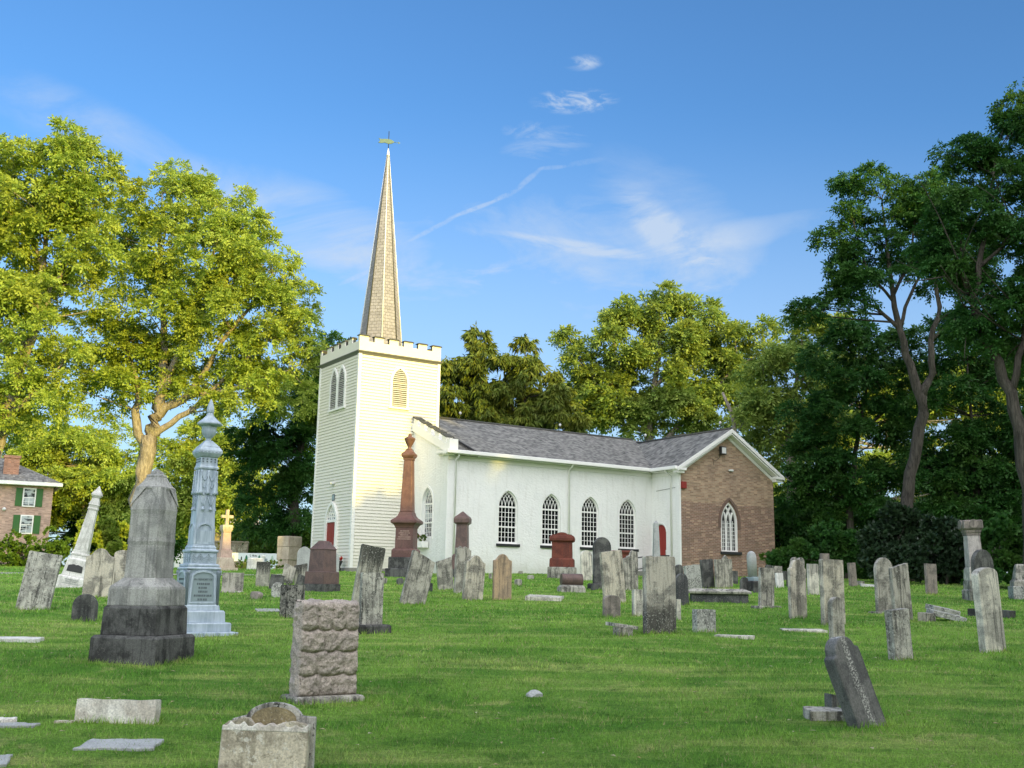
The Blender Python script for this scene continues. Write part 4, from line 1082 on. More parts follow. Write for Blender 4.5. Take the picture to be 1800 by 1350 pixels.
# white rock
P = gpos(939, 1224); mb = MB(); r = random.Random(3)
rs = []
for z, q in ((-.03, .085), (.0, .085), (.03, .075), (.055, .045), (.066, .015)):
    rs.append([(q * (1 + r.uniform(-.18, .18)) * math.cos(t), q * .8 * (1 + r.uniform(-.18, .18)) * math.sin(t), z) for t in np.linspace(0, 2 * PI, 11)[:-1]])
mb.rings(rs); o = mb.build('rock', M['cleangrey'], None, .006); o.location = tuple(P); tag(o, 'small pale rock lying alone on the open grass in the middle', 'rock')
# ledger tomb
P = gpos(1262, 1058); s = ppm(P); T = empty('ledger_tomb', P, -.10, 'long low dark ledger tomb with a slab lid lying right of the big square slab', 'tomb')
FEET.append((P, T.rotation_euler[2], 1.44, 0.5, 1))
MB().box(-.68, .72, -.36, .36, -.25, .20).build('tomb_base', M['darkspot'], T, .02)
MB().stack([(.20, .78, .44), (.26, .80, .46), (.33, .62, .30)]).build('lid', M['grey'], T, .012)

# broken headstone at the very front: snapped slab with its arched head standing behind
P = np.array([-1.63, 7.42, gz(-1.63, 7.42)]); yw = .02
def rough_top(w, h, t, seed, zt, zb_=-.2):
    r = random.Random(seed); pts = [(-w / 2, zb_), (w / 2, zb_)]
    n = 14
    tp = [(w / 2 - w * i / n, h + zt(i / n) + r.uniform(-.006, .006)) for i in range(n + 1)]
    return pts + tp
o = MB().prism(rough_top(.585, .31, .09, 5, lambda t: (-.015 if t < .06 else 0) + .02 * math.sin(t * 9) - (.03 if t > .93 else 0) + (.03 if .70 < t < .84 else 0)), -.055, .055).build('broken_headstone', M['tan'], None, .010)
o.location = tuple(P); o.rotation_euler = (-.10, .02, yw); tag(o, 'pale lichened slab snapped across its top, nearest stone at the bottom of the photo', 'broken stone')
r = random.Random(4)
mb = MB().prism(rough_top(.583, .352, .09, 5, lambda t: .0 + .004 * math.sin(t * 40)), -.05, .05)
mb = MB(); n = 20
top = [(.29 - .58 * i / n, .295 + .022 * (i % 3 == 0) + r.uniform(0, .012)) for i in range(n + 1)]
mb.prism([(-.29, .262), (.29, .262)] + top, -.058, .062)
e = mb.build('broken_edge', M['fresh'], o, .008)
b = a_ = .20
head = [(.285, .2), (.285, .345), (.21, .35)] + [(.195 * math.cos(t), .325 + .115 * math.sin(t)) for t in np.linspace(.25, PI - .25, 15)] + [(-.21, .35), (-.285, .330), (-.285, .2)]
o2 = MB().prism([(-.285, -.15), (.285, -.15)] + head, -.035, .035).build('arched_slab', M['mottle'], None, .008)
o2.location = (P[0] + .03, P[1] + .13, P[2]); o2.rotation_euler = (-.05, .0, yw + .02)
tag(o2, 'arched black crusted slab standing right behind the snapped pale slab at the bottom', 'broken stone')
arcp = [(.155 * math.cos(t), .325 + .085 * math.sin(t)) for t in np.linspace(0, PI, 13)]
MB().prism(arcp + [(-.155, .24), (.155, .24)], -.044, -.034).build('head_panel', stone('ochre_lichen', (.30, .25, .14), (.17, .14, .085), dark=(.06, .055, .04), streak=.3, spots=.2), o2)

# rough pink granite block, pillow faced courses
P = gpos(567, 1230); T = empty('granite_block_monument', P, R33 - .02, 'rough pink granite block of four pillow faced courses on a thin base', 'monument')
FEET.append((P, T.rotation_euler[2], 0.74, 0.5, 1))
W_, H_, D_ = .60, .875, .19
nx_, nz_ = 74, 104
rr = np.random.default_rng(5)
courses = [(0.0, .235), (.235, .485), (.485, .715), (.715, 1.001)]
splits = [[0, .37, .60, 1], [0, .30, .76, 1], [0, .42, .62, 1], [0, .29, .54, .76, 1]]
from mathutils import noise as mnoise
def hf(u, z):
    for ci, (a, b) in enumerate(courses):
        sp = splits[ci]
        j = max(i for i in range(len(sp) - 1) if u >= sp[i] - 1e-6 or i == 0)
        ul = (u - sp[j]) / (sp[j + 1] - sp[j])
        dip = .028 * (1 - (2 * ul - 1) ** 2)
        lo = a - (dip if ci > 0 else 0)
        # upper edge follows the course above
        if ci < 3:
            sp2 = splits[ci + 1]; j2 = max(i for i in range(len(sp2) - 1) if u >= sp2[i] - 1e-6 or i == 0)
            u2 = (u - sp2[j2]) / (sp2[j2 + 1] - sp2[j2]); hi = b - .028 * (1 - (2 * u2 - 1) ** 2)
        else: hi = b
        if lo <= z <= hi:
            wz = min(z - lo, hi - z) * H_; wu = min(ul, 1 - ul) * (sp[j + 1] - sp[j]) * W_
            e1 = 1 - math.exp(-wz / .013); e2 = .55 + .45 * (1 - math.exp(-wu / .018))
            return .040 * e1 * e2
    return 0
vs = []; fs = []
for iz in range(nz_ + 1):
    for ix in range(nx_ + 1):
        u_ = ix / nx_; z_ = iz / nz_
        x_ = (u_ - .5) * W_; zz = z_ * H_
        h_ = hf(u_, min(z_, .9999))
        nn = mnoise.fractal(Vector((x_ * 16, zz * 16, 2.0)), 1, 2.1, 5) * .014 + mnoise.noise(Vector((x_ * 55, zz * 55, 1))) * .007
        ed = min(1, .25 + min(u_, 1 - u_) / .014) ; et = min(1, .2 + (1 - z_) / .012)
        vs.append((x_ * (1 if z_ < .93 else 1 - .25 * max(0, z_ - .93)), -D_ / 2 - (h_ + nn) * min(ed, et) + (.03 * (1 - ed) ** 2), zz))
for iz in range(nz_):
    for ix in range(nx_):
        a = iz * (nx_ + 1) + ix; fs.append((a, a + 1, a + nx_ + 2, a + nx_ + 1))
mb = MB().add(vs, fs, True)
# sides, top and back share the border of the face
def wallgrid(edge, dx, nseg=10):
    v = []; f = []
    for p in edge:
        for j in range(nseg + 1):
            t = j / nseg; q = Vector((p[0] * 14, t * 4, p[2] * 14)); n_ = mnoise.fractal(q, 1, 2, 4) * .024 * (1 if 0 < j < nseg else 0)
            rg = .012 * math.sin(PI * t)
            v.append((p[0] + dx[0] * (n_ + rg), p[1] + (D_ / 2 - p[1]) * t, p[2] + dx[1] * (n_ + rg)))
    m_ = nseg + 1
    for i in range(len(edge) - 1):
        for j in range(nseg): f.append((i * m_ + j, (i + 1) * m_ + j, (i + 1) * m_ + j + 1, i * m_ + j + 1))
    return v, f
le = [vs[i * (nx_ + 1)] for i in range(nz_, -1, -1)]; te = vs[-(nx_ + 1):][::-1]; re_ = [vs[i * (nx_ + 1) + nx_] for i in range(nz_ + 1)]
for ed_, dx in ((le, (-1, 0)), (te, (0, 1)), (re_, (1, 0))):
    v_, f_ = wallgrid(ed_, dx); mb.add(v_, [q[::-1] for q in f_], True)
mb.add([(-W_ / 2, D_ / 2, 0), (W_ / 2, D_ / 2, 0), (W_ / 2, D_ / 2, H_), (-W_ / 2, D_ / 2, H_)], [(3, 2, 1, 0)])
bk = mb.build('rock_faced_block', M['pinkrough'], T); bk.location.z = .045
MB().stack([(-.15, .35, .21), (.03, .35, .21), (.05, .335, .19)]).build('base', M['grey'], T, .015)

# ---------------------------------------------------------------- monuments
def lines(mb, x0, x1, z0, z1, rows, y, seed, fill=.8, th=.012):
    """worn rows of cut lettering, too weathered to read"""
    r = random.Random(seed)
    for i in range(rows):
        z = z1 - (z1 - z0) * (i + .5) / rows; half = (x1 - x0) / 2 * r.uniform(.5, 1) * fill; x = (x0 + x1) / 2 - half; e = (x0 + x1) / 2 + half
        while x < e:
            w = r.uniform(.008, .03)
            mb.box(x, x + w, y - .003, y + .002, z - th, z + th); x += w + r.uniform(.006, .014)
    return mb
# big dark stepped monument
P = gpos(250, 1160, 13.25); T = empty('stepped_monument', P, math.radians(-13), 'big dark stepped monument with a grey gabled obelisk shaft at the front left', 'monument')
FEET.append((P, T.rotation_euler[2], 0.94, 0.94, 1))
MB().stack([(-.2, .45), (.27, .445), (.305, .42)]).build('lower_step', M['darkbase'], T, .015)
MB().stack([(.30, .37), (.62, .36), (.655, .338)]).build('upper_step', M['darkbase'], T, .015)
MB().stack([(.65, .335), (.85, .331), (.88, .322), (.965, .236), (.985, .224)]).build('plinth', M['smoothgrey'], T, .012)
sh = MB().stack([(.975, .215), (1.05, .212), (1.38, .205), (1.43, .212), (1.48, .205), (1.76, .202), (1.82, .208), (1.88, .200), (1.98, .178), (2.09, .158)]).build('shaft', M['smoothgrey'], T, .016)
MB().stack([(2.075, .168), (2.105, .170), (2.12, .152), (2.18, .114), (2.235, .09), (2.24, .095), (2.262, .085), (2.27, .062), (2.30, .055), (2.335, .012)]).build('cap', M['smoothgrey'], T, .006)
for sx in (-1, 1):
    for sy in (-1, 1):
        c_ = .160
        MB().add([(sx * (c_ + .012), sy * (c_ - .13), 2.10), (sx * (c_ + .012), sy * (c_ + .012), 2.10), (sx * (c_ - .13), sy * (c_ + .012), 2.10), (sx * (c_ + .052), sy * (c_ + .052), 1.86),
                  (sx * (c_ - .03), sy * (c_ - .03), 2.10)], [(0, 1, 3), (1, 2, 3), (0, 3, 4), (2, 4, 3), (0, 4, 2, 1)]).build('corner_gablet', M['smoothgrey'], T)
# blue grey zinc monument
P = gpos(342, 1113, 16.95); T = empty('zinc_monument', P, R33, 'tall blue grey metal monument topped by an urn, right of the dark stepped monument', 'monument')
FEET.append((P, T.rotation_euler[2], 1.06, 1.06, 1))
Z = M['zinc']
MB().stack([(-.2, .53), (.05, .53), (.06, .51)]).build('base_plate', Z, T, .006)
MB().stack([(.06, .435), (.185, .435), (.20, .42)]).build('lower_step', Z, T, .006)
MB().stack([(.20, .36), (.36, .35), (.385, .33)]).build('upper_step', Z, T, .006)
MB().stack([(.385, .285), (.45, .28), (.47, .262), (.95, .238), (1.0, .25), (1.015, .27), (1.035, .27), (1.05, .245)]).build('die', Z, T, .006)
for a in range(4):
    q = MB(); ins = [(.175, .50), (.155, .90), (.10, .955), (0, .975), (-.10, .955), (-.155, .90), (-.175, .50)]
    Wz = Wall((0, 0, 0), (1, 0, 0), (0, -1, 0))
    Wz.ribbon(q, [(x * 1.12, z if z < .6 else z + .01) for x, z in ins] + [(.196, .50)], .035, .235, .275)
    fr = q.build('panel_frame', Z, T, .004); fr.rotation_euler = (0, 0, a * PI / 2)
    q = MB(); q.add([(x, -.262, z) for x, z in ins][::-1], [list(range(len(ins)))]); q.build('name_plate', M['zincplate'], fr)
    for sx in (-1, 1):
        MB().lathe([(.40, .028), (.92, .026), (.95, .04), (1.0, .04)], sx * .245, -.245, 12).build('corner_column', Z, fr)
    # lettering
    if a in (0, 3):
        cu = bpy.data.curves.new('lettering', 'FONT'); cu.body = 'IN MEMORY OF' ; cu.size = .042; cu.align_x = 'CENTER'; cu.extrude = .002
        tx = link(bpy.data.objects.new('lettering', cu)); bpy.context.view_layer.update()
        me = bpy.data.meshes.new_from_object(tx); bpy.data.objects.remove(tx); me.materials.append(M['zincdark'])
        lo = link(bpy.data.objects.new('lettering', me), fr); lo.location = (0, -.265, .845); lo.rotation_euler = (PI / 2, 0, 0)
        lines(MB(), -.14, .14, .52, .82, 5, -.263, 11, .95, .016).build('worn_lettering', M['zincdark'], fr)
MB().stack([(1.05, .235), (1.06, .25), (1.085, .25), (1.10, .215)]).build('base_moulding', Z, T, .006)
fz = MB().stack([(1.10, .205), (1.27, .20), (1.285, .225), (1.31, .225), (1.33, .19), (1.36, .195), (1.375, .18), (1.40, .175)]).build('frieze', Z, T, .005)
for a in range(4):
    q = MB(); Wz = Wall((0, 0, 0), (1, 0, 0), (0, -1, 0))
    for c_ in (-.125, 0, .125):
        for s_ in (0, 1, 2): Wz.ribbon(q, [(c_ - .06 + .12 * t, 1.265 - s_ * .035 - .07 * math.sin(PI * t)) for t in np.linspace(0, 1, 9)], .012, .198, .216 - s_ * .002)
    d_ = q.build('swag', Z, fz); d_.rotation_euler = (0, 0, a * PI / 2)
MB().stack([(1.40, .168), (1.75, .152), (2.62, .132)]).build('shaft', Z, T, .008)
for a in range(4):
    q = MB(); Wz = Wall((0, 0, 0), (1, 0, 0), (0, -1, 0))
    Wz.ribbon(q, [(-.125, 1.42), (-.12, 1.62)] + [(-.12 * math.cos(t), 1.62 + .11 * math.sin(t)) for t in np.linspace(.2, PI - .2, 9)] + [(.12, 1.62), (.125, 1.42)], .022, .145, .172)
    Wz.quad(q, -.115, .115, 1.42, 1.62, .14, .166)
    n_ = q.build('niche', Z, T); n_.rotation_euler = (0, 0, a * PI / 2)
    q = MB()
    for c_ in (-.115, 0.0, .115):
        q.lathe([(2.19, .0), (2.195, .034), (2.23, .036), (2.25, .027), (2.55, .012), (2.58, .012)], c_ * (1 if c_ else 1), -.143 - .004, 8)
    for c_ in (-.06, .06):
        for s_ in range(3): Wz.ribbon(q, [(c_ - .045 + .09 * t, 2.52 - s_ * .07 - (.10 + .05 * s_) * math.sin(PI * t)) for t in np.linspace(0, 1, 9)], .012, .128, .152)
        q.tube([(c_ - .055, -.15, 2.19), (c_ - .02, -.156, 2.06), (c_, -.158, 1.99)], .006, 6); q.tube([(c_ + .055, -.15, 2.19), (c_ + .02, -.156, 2.06), (c_, -.158, 1.99)], .006, 6)
        q.lathe([(1.93, .0), (1.94, .022), (1.965, .026), (1.97, .014), (2.0, .012)], c_, -.16, 10)
    dr = q.build('drapery', Z, T); dr.rotation_euler = (0, 0, a * PI / 2)
cp_ = MB().stack([(2.60, .150), (2.63, .155), (2.65, .140), (2.68, .135), (2.79, .133), (2.80, .15), (2.82, .165), (2.86, .19), (2.90, .19), (2.94, .165), (2.955, .15), (2.97, .15), (2.98, .135), (3.03, .09), (3.07, .055)]).build('cornice', Z, T, .004)
for a in range(4):
    q = MB()
    for i in range(6): q.add([(-.15 + i * .06 - .02, -.193, 2.875), (-.15 + i * .06 + .02, -.193, 2.875), (-.15 + i * .06 - .02, -.178, 2.84)], [(0, 1, 2)])
    for i in range(4):
        for j in range(2): q.box(-.10 + i * .065 - .012, -.10 + i * .065 + .012, -.142, -.13, 2.71 + j * .04, 2.73 + j * .04)
    d_ = q.build('dentil', M['zincdark'], cp_); d_.rotation_euler = (0, 0, a * PI / 2)
MB().lathe([(3.06, .06), (3.09, .04), (3.11, .045), (3.13, .07), (3.18, .105), (3.24, .118), (3.27, .112), (3.30, .125), (3.325, .12)], 0, 0, 28).build('urn', Z, T)
li = MB().lathe([(3.315, .12), (3.325, .185), (3.345, .195), (3.36, .19), (3.38, .17), (3.43, .11), (3.49, .055), (3.505, .06), (3.52, .05)], 0, 0, 28).build('urn_lid', Z, T)
MB().lathe([(3.515, .045), (3.54, .062), (3.60, .060), (3.67, .045), (3.73, .022), (3.76, .004)], 0, 0, 10, True).build('flame_finial', Z, li)
# leaning white obelisk
P = gpos(126, 1032); T = empty('leaning_obelisk', P, .28, 'slender white obelisk leaning to the right, near the red brick house', 'monument')
T.rotation_euler = (Matrix.Rotation(math.radians(10.5), 3, 'Y') @ Matrix.Rotation(.22, 3, 'Z')).to_euler()
w = M['white']
MB().stack([(-.2, .40), (.04, .40)]).build('base_plate', w, T, .01)
b_ = MB().stack([(.04, .37), (.26, .355), (.30, .33)]).build('name_base', w, T, .012)
lines(MB(), -.3, .3, .08, .24, 3, -.366, 3, .9, .016).build('worn_lettering', M['cleangrey'], b_)
di = MB().stack([(.30, .30), (.40, .285), (.66, .262), (.75, .255), (.78, .22), (.86, .205)]).build('die', w, T, .012)
MB().add([(-.20, -.292, .42), (.20, -.292, .42), (.19, -.277, .58), (.05, -.272, .62), (0, -.274, .60), (-.05, -.272, .62), (-.19, -.277, .58)], [(0, 1, 2, 3, 4, 5, 6)]).build('dark_panel', M['plaque'], di)
MB().stack([(.86, .215), (.90, .215), (.94, .19), (1.0, .185)]).build('moulding', w, T, .008)
MB().stack([(1.0, .175), (1.55, .145), (2.12, .112)]).build('shaft', w, T, .01)
MB().stack([(2.12, .128), (2.16, .13), (2.18, .115), (2.24, .12), (2.26, .135), (2.29, .12), (2.38, .10), (2.46, .085)]).build('collar', w, T, .006)
MB().stack([(2.46, .10), (2.53, .135), (2.58, .12), (2.66, .07), (2.78, .01)]).build('finial', w, T, .006)
# cross monument
P = gpos(393, 1003, 43.0); T = empty('cross_monument', P, R33, 'sunlit pink sandstone cross on a tall tapering pedestal, left of the church tower', 'cross')
s = M['sand']; p_ = M['pinksand']
MB().stack([(-.3, .44), (.09, .44)]).build('step', s, T, .015); MB().stack([(.09, .34), (.40, .31), (.50, .28)]).build('plinth', s, T, .015)
MB().stack([(.50, .25), (.62, .235), (.80, .235)]).build('die', p_, T, .012); MB().stack([(.80, .185), (1.50, .155)]).build('shaft', p_, T, .012)
MB().stack([(1.50, .16), (1.62, .20), (1.72, .215), (1.80, .20)]).build('capital', s, T, .012)
MB().prism([(-.065, 1.80), (.065, 1.80), (.065, 2.08), (.25, 2.08), (.25, 2.20), (.065, 2.20), (.065, 2.42), (-.065, 2.42), (-.065, 2.20), (-.25, 2.20), (-.25, 2.08), (-.065, 2.08)], -.06, .06).build('cross', s, T, .012)
# yellow sandstone block monument
P = gpos(507, 990, 50); T = empty('sandstone_block_monument', P, math.radians(-35 + 90), 'sunlit yellow sandstone block in two courses, between the white banner and the tower', 'monument')
MB().stack([(-.3, .46), (.12, .46)]).build('footing', M['sand'], T, .02); MB().stack([(.12, .36), (.45, .36), (.47, .40), (1.06, .40)]).build('lower_block', M['sand'], T, .03)
MB().stack([(1.065, .405), (1.52, .405), (1.56, .385)]).build('upper_block', M['sand'], T, .02)
# brown granite monument with hipped top
P = gpos(565, 1037, 28.9); T = empty('hipped_monument', P, math.radians(59), 'brown granite monument with a hipped top in front of the tower door', 'monument')
MB().stack([(-.3, .36), (.19, .36)]).build('base', M['darkbase'], T, .01)
MB().stack([(.19, .33), (.50, .325), (.52, .31)]).build('plinth', M['browngranite'], T, .01)
d_ = MB().stack([(.52, .268), (1.10, .248)]).build('die', M['browngranite'], T, .008)
MB().stack([(1.10, .262), (1.115, .262), (1.34, .10)]).build('hipped_cap', M['browngranite'], T, .008)
for a in range(2):
    q = lines(MB(), -.20, .20, .62, 1.06, 9, -.262, 5 + a, .95, .013).build('inscription', M['pinksand'], d_); q.rotation_euler = (-.028, 0, -a * PI / 2)
# red granite column with urn
P = gpos(712, 1014, 38.9); T = empty('urn_column_monument', P, math.radians(-10), 'tall red granite column topped by an urn, in front of the tower', 'monument')
g = M['redgranite']
MB().stack([(-.4, .60), (.26, .60), (.28, .58)]).build('lower_step', M['darkbase'], T, .015); MB().stack([(.28, .51), (.66, .51), (.68, .49)]).build('upper_step', M['darkbase'], T, .015)
MB().stack([(.68, .43), (.92, .43), (.97, .40), (1.0, .37)]).build('plinth', g, T, .012)
d_ = MB().stack([(1.0, .335), (1.74, .325)]).build('die', g, T, .01)
lines(MB(), -.26, .26, 1.30, 1.66, 5, -.333, 8, .95, .015).build('inscription', M['pinksand'], d_)
MB().stack([(1.74, .345), (1.80, .36), (1.86, .40), (1.92, .49), (2.0, .49), (2.04, .45), (2.12, .34), (2.20, .28), (2.30, .25), (2.33, .24)]).build('cornice', g, T, .008)
MB().stack([(2.33, .235), (2.42, .225), (4.24, .162)]).build('column', g, T, .03)
MB().stack([(4.24, .175), (4.32, .18), (4.36, .22), (4.42, .245), (4.48, .24), (4.52, .19), (4.60, .13), (4.64, .11)]).build('capital', g, T, .008)
MB().lathe([(4.63, .10), (4.66, .12), (4.70, .07), (4.75, .065), (4.80, .10), (4.92, .16), (5.04, .205), (5.06, .21), (5.08, .19), (5.12, .11), (5.16, .06), (5.19, .075), (5.23, .05), (5.27, .0)], 0, 0, 24).build('urn', g, T)
# brown obelisk with pointed cap
P = gpos(811, 1010, 40.0); T = empty('pointed_obelisk', P, math.radians(-8), 'brown granite obelisk with a pointed cap, in front of the church corner', 'monument')
g = M['browngranite']
MB().stack([(-.4, .50), (.30, .50)]).build('base', M['darkbase'], T, .015); MB().stack([(.30, .33), (.78, .32), (.86, .27)]).build('plinth', g, T, .012)
MB().stack([(.86, .235), (1.90, .205), (1.97, .21)]).build('shaft', g, T, .012)
MB().stack([(1.97, .22), (2.03, .29), (2.18, .295), (2.24, .27), (2.46, .02)]).build('pointed_cap', g, T, .012)
# red sandstone pedestal monument
P = gpos(988, 1015, 41.0); T = empty('red_pedestal_monument', P, math.radians(-6), 'deep red sandstone pedestal with a scrolled cap, standing in front of the nave windows', 'monument')
g = M['redstone']
MB().stack([(-.3, .54), (.40, .53)]).build('base', M['grey'], T, .02); MB().stack([(.40, .47), (.68, .46), (.74, .42)]).build('plinth', g, T, .015)
MB().stack([(.74, .385), (1.33, .375), (1.36, .39)]).build('die', g, T, .01)
MB().stack([(1.36, .41), (1.40, .47), (1.50, .48), (1.58, .45), (1.60, .40)]).build('cornice', g, T, .012)
MB().prism([(-.40, 1.595), (.40, 1.595), (.38, 1.63)] + [(.22 * math.cos(t), 1.62 + .10 * math.sin(t)) for t in np.linspace(.3, PI - .3, 9)] + [(-.38, 1.63)], -.36, .36).build('scrolled_cap', g, T, .015)
# second red stone behind the broken one
P = gpos(1093, 1008, 41.5); T = empty('red_slab_monument', P, .15, 'plain red sandstone monument half hidden behind the jagged broken headstone', 'monument')
MB().stack([(-.3, .36, .22), (.90, .33, .20), (.97, .36, .22)]).build('die', M['redstone'], T, .012); MB().stack([(.97, .44, .26), (1.02, .45, .27), (1.06, .40, .22)]).build('cap', M['redstone'], T, .012)
# barrel gravestone
P = gpos(1004, 1040); T = empty('barrel_gravestone', P, .20, 'purple brown barrel shaped gravestone lying on a rough block below the red monument', 'gravestone')
q = MB(); n = 22
q.rings([[(x, .175 * math.cos(2 * PI * j / n), .33 + .175 * math.sin(2 * PI * j / n)) for j in range(n)] for x in (-.30, .32)]); q.f = [f[::-1] for f in q.f]
q.build('barrel', M['browngranite'], T, .012); MB().stack([(-.15, .38, .24), (.12, .36, .23), (.19, .30, .18)]).build('base', M['grey'], T, .02)
# slim grey obelisk before the red side door
P = gpos(1154, 1010, 40); T = empty('slim_obelisk', P, .1, 'slim grey obelisk standing in front of the red side door', 'monument')
MB().stack([(-.3, .26), (.42, .25)]).build('base', M['cleangrey'], T, .015); MB().stack([(.42, .17), (.80, .155), (.82, .125), (2.10, .082), (2.20, .005)]).build('shaft', M['cleangrey'], T, .008)
# blue grey round headed pillar
P = gpos(1325, 1041); T = empty('round_pillar', P, R33, 'blue grey round headed pillar stone on a dark base, in front of the gable corner', 'gravestone')
MB().stack([(-.2, .24), (.30, .235), (.34, .21)]).build('base', M['darkbase'], T, .015); MB().stack([(.34, .17), (.44, .165), (.46, .15)]).build('collar', M['zincplate'], T, .01)
pl = MB().lathe([(.46, .145), (1.02, .150), (1.12, .14), (1.20, .10), (1.24, .03)], 0, 0, 20).build('pillar', M['lichenblue'] if 'lichenblue' in M else M['cleangrey'], T); pl.rotation_euler = (0, -.06, 0)
# urn topped post far back
P = gpos(1387, 1024, 36); T = empty('urn_post', P, 0, 'small dark urn topped post between the shouldered stone and the white fragment', 'gravestone')
MB().stack([(-.2, .08), (.36, .07), (.38, .09), (.41, .09)]).build('post', M['dark'], T, .008); MB().lathe([(.41, .04), (.45, .06), (.50, .07), (.53, .03), (.57, .0)], 0, 0, 14).build('urn', M['dark'], T)
# tall white shafted monument, right
M['pinkwhite'] = stone('pinkish_white_marble', (.56, .51, .48), (.42, .38, .355), dark=(.15, .13, .12), streak=.4, spots=.1, bump=.25)
P = gpos(1719, 1055, 30.0); T = empty('capped_monument', P, -.08, 'tall white shafted monument with a carved brown cap before the dark trees', 'monument')
T.rotation_euler = (Matrix.Rotation(-.035, 3, 'Y') @ Matrix.Rotation(-.08, 3, 'Z')).to_euler()
MB().stack([(-.3, .32), (.28, .32), (.30, .28), (.55, .27)]).build('base', M['grey'], T, .02); MB().stack([(.55, .24), (.60, .25), (.86, .23), (.92, .20)]).build('die', M['palewhite'], T, .012)
MB().stack([(.92, .195), (1.80, .175)]).build('shaft', M['pinkwhite'], T, .012)
MB().stack([(1.80, .19), (1.86, .19), (1.89, .21), (1.95, .22)]).build('neck', M['brownstone'], T, .008)
cap = MB().stack([(1.95, .225), (2.0, .265), (2.20, .26), (2.23, .24)]).build('cap', M['brownstone'], T, .012)
q = MB()
for a in range(4):
    cs, sn = math.cos(a * PI / 2), math.sin(a * PI / 2)
    pts = [(.125 * math.cos(t), 2.12 + .125 * math.sin(t)) for t in np.linspace(0, 2 * PI, 21)[:-1]]
    rs = [[(x * cs - y * sn, x * sn + y * cs, z) for x, z in pts] for y in (-.25, -.29)]
    q.rings(rs)
q.build('roundel', M['brownstone'], cap, .01)
# monument at the right edge
P = gpos(1797, 1053); T = empty('sloped_monument', P, -.2, 'grey monument with sloping sides on a block, cut by the right edge of the photo', 'monument')
MB().stack([(-.2, .31), (.36, .30)]).build('base', M['lichen'], T, .02); MB().stack([(.36, .26), (.50, .25), (.56, .20), (.95, .13), (1.0, .10)]).build('die', M['grey'], T, .015)
# handrail beside the side door steps
T = empty('handrail', (CH.matrix_basis @ Vector((12.3, -4.5, .15))), R33, 'dark metal handrail at the red side door steps', 'handrail')
q = MB().tube([(-1.3, 0, .55), (.0, 0, .72), (1.35, 0, .80)], .028, 8); q.tube([(-1.3, 0, .05), (0, 0, .22), (1.35, 0, .30)], .024, 8); q.build('rail', M['metal'], T)
for x, z in ((-1.25, .56), (0, .72), (1.3, .80)): MB().tube([(x, 0, -.3), (x, 0, z)], .025, 8).build('post', M['metal'], T)
# ---------------------------------------------------------------- trees and shrubs
def leafmat(name, c1, c2, c3, trans=.38, rough=.55):
    k = NT(name, rough, .25)
    ri = k.n('ShaderNodeNewGeometry').outputs['Random Per Island']
    ps = k.n('ShaderNodeNewGeometry').outputs['Position']
    c = k.mix(ri, c1, c2)
    c = k.mix(k.math('MULTIPLY', k.ramp(k.noise(ps, .55, 4, .6), .42, .72), .65), c, c3)
    k.done(c)
    tr = k.n('ShaderNodeBsdfTranslucent'); k.l(c, tr.inputs[0]); mx = k.n('ShaderNodeMixShader'); mx.inputs[0].default_value = trans
    k.l(k.b.outputs[0], mx.inputs[1]); k.l(tr.outputs[0], mx.inputs[2]); k.l(mx.outputs[0], k.o.inputs[0])
    return k.m
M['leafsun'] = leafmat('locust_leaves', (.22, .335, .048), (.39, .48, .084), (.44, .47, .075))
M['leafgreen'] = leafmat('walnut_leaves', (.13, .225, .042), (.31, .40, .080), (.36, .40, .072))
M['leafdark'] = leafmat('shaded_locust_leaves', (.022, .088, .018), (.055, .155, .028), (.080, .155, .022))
M['leafblue'] = leafmat('laurel_leaves', (.022, .048, .022), (.040, .074, .030), (.030, .058, .030), .2, .4)
M['leafolive'] = leafmat('spruce_sprays', (.10, .15, .020), (.17, .19, .026), (.06, .11, .02), .2)
M['leafhedge'] = leafmat('hedge_leaves', (.06, .13, .016), (.11, .19, .024), (.08, .16, .018), .25)
M['leafyellow'] = leafmat('golden_shrub_leaves', (.17, .19, .02), (.22, .22, .03), (.14, .17, .02), .35)
k = NT('bark', .95, .1); v = k.coord(rnd=True, scale=(6, 6, .9)); n = k.noise(v, 2.2, 7, .7, .6)
M['bark'] = k.done(k.mix(k.ramp(n, .3, .72), (.16, .135, .115), (.42, .37, .32)), k.bump(n, 1.0, .05))
k = NT('dark_bark', .95, .1); v = k.coord(rnd=True, scale=(6, 6, .9)); n = k.noise(v, 2.2, 7, .7, .6)
M['barkdark'] = k.done(k.mix(k.ramp(n, .3, .72), (.040, .036, .031), (.120, .106, .088)), k.bump(n, 1.0, .05))

